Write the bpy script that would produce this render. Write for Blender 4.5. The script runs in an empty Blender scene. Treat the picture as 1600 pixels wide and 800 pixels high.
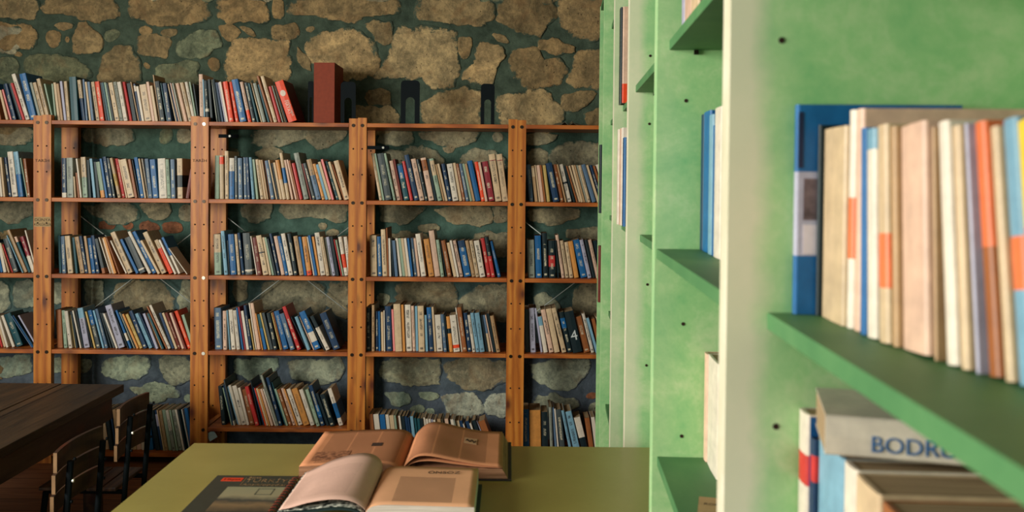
import bpy, bmesh, math, random
from mathutils import Vector, Matrix, noise
random.seed(7)
SC = bpy.context.scene
COL = SC.collection
R = math.radians

# ------------------------------------------------------------------ camera
EYE = 1.41
F = 1350.0
PITCH, ROLL = 1.0, 0.55
CXP, CYP = 797.0, 309.0          # principal point in the 1600x800 frame
cam_d = bpy.data.cameras.new('camera')
cam = bpy.data.objects.new('camera', cam_d)
COL.objects.link(cam)
cam_d.sensor_fit = 'HORIZONTAL'
cam_d.sensor_width = 36.0
cam_d.lens = F * 36.0 / 1600.0
cam_d.shift_x = (800 - CXP) / 1600.0
cam_d.shift_y = -(400 - CYP) / 1600.0
cam_d.clip_start = 0.05
CM = Matrix.Translation((0, 0, EYE)) @ Matrix.Rotation(R(90 - PITCH), 4, 'X') @ Matrix.Rotation(R(ROLL), 4, 'Z')
cam.matrix_world = CM
SC.camera = cam
cam_d.dof.use_dof = True
cam_d.dof.focus_distance = 3.4
cam_d.dof.aperture_fstop = 5.6

def ray(px, py):
    d = Vector(((px - CXP) / F, -(py - CYP) / F, -1.0))
    return (CM.to_3x3() @ d)
def atY(px, py, Y):
    d = ray(px, py); t = Y / d.y
    return Vector((d.x * t, Y, EYE + d.z * t))
def atZ(px, py, z):
    d = ray(px, py); t = (z - EYE) / d.z
    return Vector((d.x * t, d.y * t, z))

# ------------------------------------------------------------------ light
SC.view_settings.view_transform = 'Standard'
SC.view_settings.look = 'None'
SC.view_settings.gamma = 1.0
SC.view_settings.exposure = 0.0
SC.view_settings.use_curve_mapping = False
world = bpy.data.worlds.new('world'); SC.world = world
world.use_nodes = True
wb = world.node_tree.nodes['Background']
wb.inputs[0].default_value = (0.45, 0.75, 0.75, 1)
wb.inputs[1].default_value = 0.6

def area(name, loc, target, sx, sy, power, color):
    l = bpy.data.lights.new(name, 'AREA'); l.shape = 'RECTANGLE'
    l.size = sx; l.size_y = sy; l.energy = power; l.color = color
    o = bpy.data.objects.new(name, l); COL.objects.link(o)
    o.location = loc
    o.rotation_euler = (Vector(target) - Vector(loc)).to_track_quat('-Z', 'Y').to_euler()
    return o
area('window_daylight_left', (-3.42, 0.2, 1.75), (0.0, 1.4, 1.3), 2.2, 1.5, 262, (0.98, 0.97, 0.87))
area('added_fill_rear', (-0.45, -1.92, 1.7), (-0.3, 3.0, 1.3), 2.0, 1.4, 13, (0.80, 1.0, 0.96))  # added cool fill from behind the camera, its source unseen

# ------------------------------------------------------------------ helpers
def lin(c):
    return tuple(((v / 255.0) / 12.92 if v / 255.0 <= 0.04045 else ((v / 255.0 + 0.055) / 1.055) ** 2.4) for v in c)
def link(name, bm_, mat, parent=None, smooth=False):
    me = bpy.data.meshes.new(name)
    bm_.normal_update(); bm_.to_mesh(me); bm_.free()
    if isinstance(mat, (list, tuple)):
        for m in mat: me.materials.append(m)
    elif mat: me.materials.append(mat)
    if smooth:
        for p in me.polygons: p.use_smooth = True
    o = bpy.data.objects.new(name, me); COL.objects.link(o)
    if parent: o.parent = parent
    return o
def empty(name, loc=(0, 0, 0), rz=0.0):
    o = bpy.data.objects.new(name, None); COL.objects.link(o)
    o.location = loc; o.rotation_euler = (0, 0, rz); o.empty_display_size = 0.05
    return o
def tag(o, label, cat, group=None, kind=None):
    if label: o['label'] = label
    if cat: o['category'] = cat
    if group: o['group'] = group
    if kind: o['kind'] = kind
    return o
def BM(): return bmesh.new()
def box(bm_, x0, x1, y0, y1, z0, z1, mi=0, bevel=0.0, M=None):
    vs = [bm_.verts.new((x, y, z)) for x in (x0, x1) for y in (y0, y1) for z in (z0, z1)]
    if M is not None:
        for v in vs: v.co = M @ v.co
    idx = ((0, 1, 3, 2), (4, 6, 7, 5), (0, 4, 5, 1), (2, 3, 7, 6), (0, 2, 6, 4), (1, 5, 7, 3))
    fs = [bm_.faces.new([vs[i] for i in f]) for f in idx]
    for f in fs: f.material_index = mi
    if bevel > 0:
        es = list({e for f in fs for e in f.edges})
        r = bmesh.ops.bevel(bm_, geom=es, offset=bevel, segments=2, affect='EDGES', profile=0.5)
        for f in r['faces']: f.material_index = mi
    return fs
def tube(bm_, pts, r, n=10, cap=True, mi=0):
    pts = [Vector(p) for p in pts]; rings = []
    for i, p in enumerate(pts):
        if i == 0: t = pts[1] - p
        elif i == len(pts) - 1: t = p - pts[i - 1]
        else: t = (pts[i + 1] - p).normalized() + (p - pts[i - 1]).normalized()
        t.normalize()
        up = Vector((0, 0, 1)) if abs(t.z) < 0.9 else Vector((0, 1, 0))
        a = t.cross(up).normalized(); b = t.cross(a)
        rings.append([bm_.verts.new(p + (a * math.cos(2 * math.pi * k / n) + b * math.sin(2 * math.pi * k / n)) * r) for k in range(n)])
    for i in range(len(rings) - 1):
        for k in range(n):
            f = bm_.faces.new((rings[i][k], rings[i][(k + 1) % n], rings[i + 1][(k + 1) % n], rings[i + 1][k])); f.material_index = mi; f.smooth = True
    if cap:
        bm_.faces.new(rings[0][::-1]).material_index = mi; bm_.faces.new(rings[-1]).material_index = mi
def prism(bm_, pts2, a0, a1, axis='Z', mi=0):
    """closed outline pts2 extruded along axis from a0 to a1"""
    def P(u, v, a):
        return {'Z': (u, v, a), 'Y': (u, a, v), 'X': (a, u, v)}[axis]
    A = [bm_.verts.new(P(u, v, a0)) for u, v in pts2]; B = [bm_.verts.new(P(u, v, a1)) for u, v in pts2]
    n = len(pts2); fs = []
    for i in range(n):
        fs.append(bm_.faces.new((A[i], A[(i + 1) % n], B[(i + 1) % n], B[i])))
    fs.append(bm_.faces.new(A[::-1])); fs.append(bm_.faces.new(B))
    for f in fs: f.material_index = mi
    bmesh.ops.recalc_face_normals(bm_, faces=fs)
    return fs

def text_obj(name, s, size, M, mat, parent=None, extrude=0.0002, align='LEFT', sx=1.0, off=0.0):
    cu = bpy.data.curves.new(name + '_curve', 'FONT'); cu.body = s; cu.size = size; cu.extrude = extrude
    cu.align_x = align; cu.offset = off; cu.resolution_u = 3
    t = bpy.data.objects.new('tmp', cu); COL.objects.link(t)
    bpy.context.view_layer.update()
    dg = bpy.context.evaluated_depsgraph_get()
    me = bpy.data.meshes.new_from_object(t.evaluated_get(dg))
    bpy.data.objects.remove(t); bpy.data.curves.remove(cu)
    me.name = name
    me.transform(M @ Matrix.Diagonal((sx, 1, 1, 1)))
    me.materials.clear(); me.materials.append(mat)
    o = bpy.data.objects.new(name, me); COL.objects.link(o)
    if parent: o.parent = parent
    return o

class NT:
    def __init__(s, name, rough=0.6, spec=0.3):
        s.m = bpy.data.materials.new(name); s.m.use_nodes = True
        s.t = s.m.node_tree; s.b = s.t.nodes['Principled BSDF']
        s.b.inputs['Roughness'].default_value = rough
        s.b.inputs['Specular IOR Level'].default_value = spec
        s.tc = s.t.nodes.new('ShaderNodeTexCoord')
    def n(s, typ, **kw):
        o = s.t.nodes.new(typ)
        for k, v in kw.items(): setattr(o, k, v)
        return o
    def l(s, a, b): s.t.links.new(a, b)
    def set(s, sock, v):
        if isinstance(v, (int, float)): sock.default_value = v
        elif isinstance(v, tuple): sock.default_value = v if len(v) != 3 or sock.type == 'VECTOR' else (*v, 1)
        else: s.l(v, sock)
    def math(s, op, a, b=0.0, c=None, clamp=False):
        o = s.n('ShaderNodeMath', operation=op); o.use_clamp = clamp
        s.set(o.inputs[0], a); s.set(o.inputs[1], b)
        if c is not None: s.set(o.inputs[2], c)
        return o.outputs[0]
    def map(s, v, scale=(1, 1, 1), loc=(0, 0, 0)):
        o = s.n('ShaderNodeMapping'); s.l(v, o.inputs[0]); o.inputs['Scale'].default_value = scale; o.inputs['Location'].default_value = loc
        return o.outputs[0]
    def noise(s, v, scale, detail=4, rough=0.55, dist=0.0, dim='3D', w=None):
        o = s.n('ShaderNodeTexNoise', noise_dimensions=dim); s.l(v, o.inputs['Vector'])
        o.inputs['Scale'].default_value = scale; o.inputs['Detail'].default_value = detail
        o.inputs['Roughness'].default_value = rough; o.inputs['Distortion'].default_value = dist
        if w is not None: s.l(w, o.inputs['W'])
        return o.outputs['Fac']
    def vor(s, v, scale, feature='F1'):
        o = s.n('ShaderNodeTexVoronoi', feature=feature); s.l(v, o.inputs['Vector']); o.inputs['Scale'].default_value = scale
        return o.outputs['Distance']
    def ramp(s, f, stops, interp='LINEAR'):
        o = s.n('ShaderNodeValToRGB'); s.l(f, o.inputs[0]); e = o.color_ramp; e.interpolation = interp
        while len(e.elements) > len(stops): e.elements.remove(e.elements[-1])
        while len(e.elements) < len(stops): e.elements.new(0.5)
        for el, (p, c) in zip(e.elements, stops):
            el.position = p; el.color = (*c, 1) if len(c) == 3 else c
        return o.outputs[0]
    def mix(s, f, a, b, mode='MIX'):
        o = s.n('ShaderNodeMix', data_type='RGBA', blend_type=mode)
        s.set(o.inputs[0], f); s.set(o.inputs[6], a); s.set(o.inputs[7], b)
        return o.outputs[2]
    def attr(s, name):
        o = s.n('ShaderNodeAttribute', attribute_type='OBJECT', attribute_name=name)
        return o
    def sep(s, v):
        o = s.n('ShaderNodeSeparateXYZ'); s.l(v, o.inputs[0]); return o.outputs
    def bump(s, h, strength=0.3, dist=0.01):
        o = s.n('ShaderNodeBump'); s.l(h, o.inputs['Height']); o.inputs['Strength'].default_value = strength; o.inputs['Distance'].default_value = dist
        s.l(o.outputs[0], s.b.inputs['Normal'])
    def color(s, c): s.set(s.b.inputs['Base Color'], c)

# ------------------------------------------------------------------ materials
def mat_plain(name, rgb, rough=0.6, metal=0.0, var=0.12, scale=30, spec=0.3):
    t = NT(name, rough, spec); c = lin(rgb)
    f = t.noise(t.tc.outputs['Object'], scale, 3)
    t.color(t.ramp(f, [(0.3, tuple(v * (1 - var) for v in c)), (0.7, tuple(min(1, v * (1 + var)) for v in c))]))
    t.b.inputs['Metallic'].default_value = metal
    return t.m

def mat_pine(name, axis=2, base=(182, 106, 36), dark=(160, 88, 28), lite=(196, 124, 48)):
    t = NT(name, 0.45, 0.35)
    sc = [7, 7, 7]; sc[axis] = 0.9
    oi = t.n('ShaderNodeObjectInfo')
    off = t.n('ShaderNodeVectorMath', operation='ADD'); t.l(t.tc.outputs['Object'], off.inputs[0])
    cmb = t.n('ShaderNodeCombineXYZ'); r10 = t.math('MULTIPLY', oi.outputs['Random'], 13.0)
    for i in range(3): t.l(r10, cmb.inputs[i])
    t.l(cmb.outputs[0], off.inputs[1])
    v = off.outputs[0]
    g = t.noise(t.map(v, tuple(sc)), 6, 5, 0.6, 1.2)
    wav = t.n('ShaderNodeTexWave', wave_type='BANDS', bands_direction='X'); t.l(t.map(v, tuple(sc)), wav.inputs['Vector'])
    wav.inputs['Scale'].default_value = 1.1; wav.inputs['Distortion'].default_value = 12.0; wav.inputs['Detail'].default_value = 3; wav.inputs['Detail Scale'].default_value = 0.7
    f = t.math('ADD', t.math('MULTIPLY', g, 0.6), t.math('MULTIPLY', wav.outputs['Fac'], 0.4))
    c = t.ramp(f, [(0.30, lin(dark)), (0.48, lin(base)), (0.70, lin(lite))])
    ks = [11, 11, 11]; ks[axis] = 5.5
    k = t.vor(t.map(v, tuple(ks), (3.3, 0.2, 1.1)), 1.0)
    kf = t.ramp(k, [(0.07, (.95, .95, .95)), (0.17, (0.5, 0.5, 0.5)), (0.33, (0, 0, 0))])
    c = t.mix(kf, c, (*lin((84, 34, 14)), 1))
    t.color(c); t.bump(f, 0.15, 0.002)
    return t.m
M_post = mat_pine('oiled_pine_upright', 2)
M_shelf = mat_pine('oiled_pine_shelf', 0, (168, 88, 32), (144, 72, 24), (182, 104, 42))
M_dark_metal = mat_plain('black_enamel_steel', (8, 16, 20), 0.7, 0.0, spec=0.12)
M_bolt = mat_plain('dark_bolt', (52, 42, 34), 0.35, 0.8)
M_bolt_shiny = mat_plain('bright_screw', (225, 220, 205), 0.35, 0.3)
M_hole = mat_plain('peg_hole_shadow', (40, 20, 12), 0.9)
M_wire = mat_plain('galvanised_brace', (205, 210, 204), 0.5, 0.1)
M_ink = mat_plain('ink', (46, 34, 26), 0.7)
M_paper_tag = mat_plain('paper_label', (168, 140, 100), 0.8)

# stone and mortar
def mortar_color(t, v):
    z = t.sep(v)[2]
    # mortar hue changes with height: olive on top, teal in the middle, slate at the foot
    zn = t.math('ADD', z, t.math('MULTIPLY', t.math('SUBTRACT', t.noise(v, 2.2, 3), 0.5), 0.6))
    c = t.ramp(t.math('DIVIDE', zn, 2.6, clamp=True), [(0.10, lin((104, 112, 126))), (0.26, lin((100, 114, 120))), (0.36, lin((90, 116, 106))), (0.64, lin((86, 110, 98))), (0.71, lin((86, 98, 84))), (0.95, lin((74, 86, 74)))])
    f = t.noise(v, 14, 6, 0.65)
    return t.mix(1.0, c, t.ramp(f, [(0.3, (0.40, 0.43, 0.42)), (0.7, (0.98, 1.02, 0.98))]), 'MULTIPLY')
def mat_stone():
    t = NT('limestone_rubble', 0.9, 0.15)
    v = t.tc.outputs['Object']
    at = t.n('ShaderNodeAttribute', attribute_type='GEOMETRY', attribute_name='stone_col')
    big = t.noise(v, 11, 6, 0.68, 0.6)
    fine = t.noise(v, 60, 6, 0.75)
    m = t.math('ADD', t.math('MULTIPLY', big, 0.65), t.math('MULTIPLY', fine, 0.5))
    sh = t.ramp(m, [(0.38, (0.30, 0.33, 0.33)), (0.54, (0.72, 0.73, 0.72)), (0.70, (1.42, 1.38, 1.28))])
    c = t.mix(1.0, at.outputs['Color'], sh, 'MULTIPLY')
    ox = t.ramp(t.noise(v, 6, 4, 0.6, 1.0), [(0.52, (0, 0, 0)), (0.70, (0.45, 0.45, 0.45))])
    c = t.mix(ox, c, (*lin((132, 98, 64)), 1))
    pits = t.ramp(t.vor(t.map(v, (1, 1, 1)), 42), [(0.05, (1, 1, 1)), (0.16, (0, 0, 0))])
    pm = t.math('MULTIPLY', pits, t.ramp(t.noise(v, 16, 2), [(0.5, (0, 0, 0)), (0.6, (1, 1, 1))]))
    c = t.mix(t.math('MULTIPLY', pm, 0.7), c, (*lin((50, 44, 34)), 1))
    # mortar smeared over the rim of each stone
    nn = t.math('ADD', t.math('MULTIPLY', t.noise(v, 34, 6, 0.78), 0.6), t.math('MULTIPLY', t.noise(v, 8, 2), 0.4))
    k = t.math('SUBTRACT', t.math('MULTIPLY', nn, 2.3), t.math('ADD', at.outputs['Alpha'], 0.86))
    k = t.ramp(k, [(0.0, (0, 0, 0)), (0.16, (1, 1, 1))])
    c = t.mix(k, c, mortar_color(t, v))
    t.color(c)
    t.bump(t.math('SUBTRACT', m, t.math('MULTIPLY', pm, 0.4)), 0.9, 0.014)
    return t.m
M_stone = mat_stone()
def mat_mortar():
    t = NT('lime_mortar', 0.95, 0.1)
    v = t.tc.outputs['Object']
    t.color(mortar_color(t, v)); t.bump(t.noise(v, 26, 7, 0.7), 0.7, 0.015)
    return t.m
M_mortar = mat_mortar()

def mat_green(name, a, b, c_):
    t = NT(name, 0.55, 0.3)
    v = t.tc.outputs['Object']
    f = t.noise(v, 5.5, 5, 0.62, 0.5); g = t.noise(v, 140, 3, 0.7)
    m = t.math('ADD', t.math('MULTIPLY', f, 0.8), t.math('MULTIPLY', g, 0.2))
    t.color(t.ramp(m, [(0.32, lin(a)), (0.50, lin(b)), (0.68, lin(c_))]))
    return t.m
def mat_panel():
    t = NT('green_stained_side_panel', 0.55, 0.3)
    v = t.tc.outputs['Object']; Xc = t.sep(v)[0]
    f = t.noise(v, 6.5, 6, 0.66, 0.5); g = t.noise(v, 60, 4, 0.7)
    m = t.math('ADD', t.math('MULTIPLY', f, 0.75), t.math('MULTIPLY', g, 0.25))
    c = t.ramp(m, [(0.34, lin((116, 178, 116))), (0.50, lin((146, 192, 130))), (0.66, lin((184, 206, 156)))])
    # the colour turns pale cream along the front few centimetres of every board
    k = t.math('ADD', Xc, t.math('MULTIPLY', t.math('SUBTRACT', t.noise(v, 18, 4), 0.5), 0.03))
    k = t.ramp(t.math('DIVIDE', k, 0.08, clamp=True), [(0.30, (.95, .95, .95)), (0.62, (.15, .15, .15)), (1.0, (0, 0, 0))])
    k = t.math('MULTIPLY', k, t.attr('front_pale').outputs['Fac'])
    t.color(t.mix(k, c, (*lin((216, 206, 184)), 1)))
    return t.m
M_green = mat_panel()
M_green_shelf = mat_green('green_shelf_board', (66, 114, 72), (76, 124, 78), (90, 134, 86))
M_edge = mat_green('pale_board_edge', (190, 186, 156), (206, 200, 174), (218, 212, 190))  # pale tone for the front edge faces of some side panels
M_laminate = mat_green('mustard_laminate', (142, 130, 66), (148, 136, 70), (154, 142, 76))

def mat_planks(name, axis_len, pal, w=0.12, rough=0.6):
    t = NT(name, rough, 0.3)
    v = t.tc.outputs['Object']; xyz = t.sep(v)
    across = xyz[1 - axis_len] if axis_len < 2 else xyz[0]
    q = t.math('DIVIDE', across, w); fl = t.math('FLOOR', q); fr = t.math('FRACT', q)
    wn = t.n('ShaderNodeTexWhiteNoise', noise_dimensions='1D'); t.l(fl, wn.inputs['W'])
    sc = [12, 12, 12]; sc[axis_len] = 1.0
    g = t.noise(t.map(v, tuple(sc)), 3.5, 6, 0.65, 0.8)
    m = t.math('ADD', t.math('MULTIPLY', g, 0.8), t.math('MULTIPLY', wn.outputs['Value'], 0.25))
    c = t.ramp(m, [(0.3, lin(pal[0])), (0.55, lin(pal[1])), (0.8, lin(pal[2]))])
    edge = t.math('LESS_THAN', fr, 0.035)
    c = t.mix(edge, c, (*lin(pal[3]), 1))
    t.color(c); t.bump(t.math('SUBTRACT', m, edge), 0.3, 0.004)
    return t.m
M_floor = mat_planks('old_floorboards', 0, ((92, 60, 42), (132, 88, 60), (160, 112, 78), (26, 18, 14)), 0.13)
M_darkwood = mat_planks('dark_table_planks', 1, ((38, 32, 24), (70, 54, 38), (112, 80, 52), (12, 11, 10)), 0.30, 0.45)
M_chairwood = mat_pine('dark_chair_slat', 1, (66, 46, 34), (46, 32, 25), (84, 60, 44))
M_chairedge = mat_plain('bare_plywood_edge', (122, 92, 62), 0.7)
M_plaster = mat_plain('limewashed_plaster', (128, 124, 108), 0.9, 0, 0.08, 8)
M_ceiling = mat_planks('ceiling_boards', 1, ((90, 70, 50), (120, 92, 66), (140, 110, 80), (30, 22, 18)), 0.16)
M_glassframe = mat_plain('white_window_frame', (210, 208, 198), 0.5)

# books: one paper-cover material, its colours read from each cover's own properties
def mat_cover():
    t = NT('printed_book_cover', 0.42, 0.35)
    v = t.tc.outputs['Object']; X, Y, Z = t.sep(v)
    A = t.attr('col_a').outputs['Color']; B = t.attr('col_b').outputs['Color']; TC = t.attr('col_t').outputs['Color']
    bd = t.sep(t.attr('band').outputs['Vector'])       # lo, hi, -
    dm = t.sep(t.attr('dims').outputs['Vector'])       # w, h, seed
    tx = t.sep(t.attr('txt').outputs['Vector'])        # lo, hi, strength
    zn = t.math('DIVIDE', Z, dm[1]); xn = t.math('DIVIDE', X, dm[0])
    inb = t.math('MULTIPLY', t.math('GREATER_THAN', zn, bd[0]), t.math('LESS_THAN', zn, bd[1]))
    c = t.mix(inb, A, B)
    # lettering down the spine
    spine = t.math('LESS_THAN', Y, 0.004)
    inx = t.math('LESS_THAN', t.math('ABSOLUTE', t.math('SUBTRACT', xn, 0.5)), 0.20)
    inz = t.math('MULTIPLY', t.math('GREATER_THAN', zn, tx[0]), t.math('LESS_THAN', zn, tx[1]))
    cmb = t.n('ShaderNodeCombineXYZ')
    t.l(t.math('MULTIPLY', X, 300.0), cmb.inputs[0]); t.l(t.math('MULTIPLY', Z, 420.0), cmb.inputs[2]); t.l(t.math('MULTIPLY', dm[2], 57.0), cmb.inputs[1])
    nz = t.noise(cmb.outputs[0], 1.0, 1, 0.5)
    glyph = t.math('GREATER_THAN', nz, 0.50)
    word = t.n('ShaderNodeTexWhiteNoise', noise_dimensions='2D')
    cw = t.n('ShaderNodeCombineXYZ'); t.l(t.math('FLOOR', t.math('MULTIPLY', Z, 55.0)), cw.inputs[0]); t.l(dm[2], cw.inputs[1]); t.l(cw.outputs[0], word.inputs['Vector'])
    ww = t.math('GREATER_THAN', word.outputs['Value'], 0.18)
    mk = t.math('MULTIPLY', t.math('MULTIPLY', spine, inx), t.math('MULTIPLY', inz, t.math('MULTIPLY', glyph, ww)))
    mk = t.math('MULTIPLY', mk, tx[2])
    # publisher's mark near the foot
    foot = t.math('MULTIPLY', t.math('LESS_THAN', t.math('ABSOLUTE', t.math('SUBTRACT', zn, 0.07)), 0.022), t.math('LESS_THAN', t.math('ABSOLUTE', t.math('SUBTRACT', xn, 0.5)), 0.24))
    foot = t.math('MULTIPLY', t.math('MULTIPLY', foot, spine), t.math('MULTIPLY', tx[2], 0.8))
    c = t.mix(t.math('MAXIMUM', mk, foot), c, TC)
    wear = t.ramp(t.noise(v, 40, 5, 0.6), [(0.35, (0.84, 0.84, 0.84)), (0.65, (1.08, 1.08, 1.06))])
    c = t.mix(1.0, c, wear, 'MULTIPLY')
    t.color(c)
    return t.m
M_cover = mat_cover()
def mat_pages():
    t = NT('page_edges', 0.9, 0.1)
    v = t.tc.outputs['Object']
    f = t.noise(t.map(v, (900, 4, 4)), 1.0, 2)
    t.color(t.ramp(f, [(0.35, lin((120, 100, 76))), (0.65, lin((176, 152, 118)))]))
    return t.m
M_pages = mat_pages()

PAL = {
 'c': ('cream', (198, 172, 138)), 'w': ('white', (212, 200, 184)), 'p': ('pale pink', (208, 172, 150)), 't': ('tan', (170, 136, 98)),
 'b': ('blue', (22, 92, 148)), 'n': ('navy', (22, 52, 84)), 'k': ('black', (18, 36, 42)), 'g': ('grey', (138, 142, 130)),
 's': ('slate blue', (84, 108, 134)), 'l': ('light blue', (118, 160, 182)), 'r': ('red', (182, 46, 44)), 'o': ('orange-red', (226, 70, 30)),
 'm': ('maroon', (110, 44, 34)), 'u': ('brown', (146, 86, 46)), 'e': ('dark teal', (22, 76, 86)), 'y': ('straw yellow', (190, 160, 94)),
 'v': ('sage green', (140, 160, 138)), 'a': ('ochre', (206, 140, 70)), 'd': ('dark grey', (62, 70, 72)), 'i': ('lavender', (164, 162, 182)),
 'j': ('crimson', (142, 40, 52)), 'h': ('pink', (226, 134, 132)), 'z': ('orange', (218, 112, 66)), 'q': ('yellow', (222, 190, 60)),
}

def make_book(w, h, d, col, band=None, text=None, name='book', hard=False):
    """spine along z at y=0, thickness along +x, pages towards +y; returns the root"""
    root = empty(name)
    bm_ = BM(); t = 0.0022 if hard else 0.0012; t = min(t, w * 0.2)
    r = min(0.0025, w * 0.28)
    k = 0.0016 if w > 0.014 else 0.0004
    out = [(0, d), (0, r + k), (r * 0.35, r * 0.35 + k), (r, k * 0.6), (w * 0.5, 0), (w - r, k * 0.6), (w - r * 0.35, r * 0.35 + k), (w, r + k), (w, d), (w - t, d), (w - t, r + t + k), (t, r + t + k), (t, d)]
    prism(bm_, out, 0, h, 'Z')
    c = link('cover', bm_, M_cover, root)
    nm, rgb = PAL[col]
    j = random.uniform(0.88, 1.08)
    c['col_a'] = [min(1.0, x * j) for x in lin(rgb)]
    c['col_b'] = [0.0, 0.0, 0.0]; c['band'] = [2.0, 3.0, 0.0]
    if band:
        c['col_b'] = list(lin(PAL[band[0]][1])); c['band'] = [float(band[1]), float(band[2]), 0.0]
    dark = sum(rgb) < 330
    tc = (214, 204, 176) if dark else (44, 40, 42)
    st = 0.0
    if text is None:
        st = random.choice((0.0, 0.55, 0.7, 0.85)) if w > 0.009 else 0.0
    elif text: st = 0.95
    a = random.uniform(0.22, 0.42); b = random.uniform(0.72, 0.92)
    c['col_t'] = list(lin(tc)); c['txt'] = [a, b, st]; c['dims'] = [w, h, random.uniform(0, 9)]
    bm_ = BM(); ins = 0.003 if hard else 0.001
    box(bm_, t * 1.02, w - t * 1.02, r + t + k, d - ins, ins, h - ins)
    link('page_block', bm_, M_pages, root)
    return root

# ------------------------------------------------------------------ the room
YW = 4.60
XL, XR, YB, ZC = -3.6, 1.5, -2.1, 3.05
def struct(name, bm_, m): 
    o = link(name, bm_, m); o['kind'] = 'structure'; return o
b = BM(); box(b, XL - .2, XR + .2, YB - .2, YW + .25, -0.12, 0.0); struct('floor', b, M_floor)
b = BM(); box(b, XL - .2, XR + .2, YB - .2, YW + .25, ZC, ZC + .12); struct('ceiling', b, M_ceiling)
b = BM(); box(b, XR, XR + .15, YB - .15, YW, 0, ZC); struct('wall_right', b, M_plaster)
# left wall with window opening
b = BM()
for (y0, y1, z0, z1) in ((YB, -0.95, 0, ZC), (1.35, YW, 0, ZC), (-0.95, 1.35, 0, 0.95), (-0.95, 1.35, 2.55, ZC)): box(b, XL - .15, XL, y0, y1, z0, z1)
struct('wall_left', b, M_plaster)
b = BM()
for (x0, x1, z0, z1) in ((XL, -1.5, 0, ZC), (0.6, XR, 0, ZC), (-1.5, 0.6, 0, 0.95), (-1.5, 0.6, 2.45, ZC)): box(b, x0, x1, YB - .15, YB, z0, z1)
struct('wall_rear', b, M_plaster)
def window(name, horiz, c0, c1, z0, z1, pos):
    b = BM()
    def fr(a0, a1, zz0, zz1):
        if horiz: box(b, a0, a1, pos - .03, pos + .03, zz0, zz1)
        else: box(b, pos - .03, pos + .03, a0, a1, zz0, zz1)
    fr(c0, c0 + .06, z0, z1); fr(c1 - .06, c1, z0, z1); fr(c0, c1, z0, z0 + .06); fr(c0, c1, z1 - .06, z1)
    m = (c0 + c1) / 2; fr(m - .03, m + .03, z0, z1)
    struct(name, b, M_glassframe)
window('window_1', False, -0.95, 1.35, 0.95, 2.55, XL - .07)
window('added_rear_window', True, -1.5, 0.6, 0.95, 2.45, YB - .07)  # unseen rear window, added as the opening for the fill lamp

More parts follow.
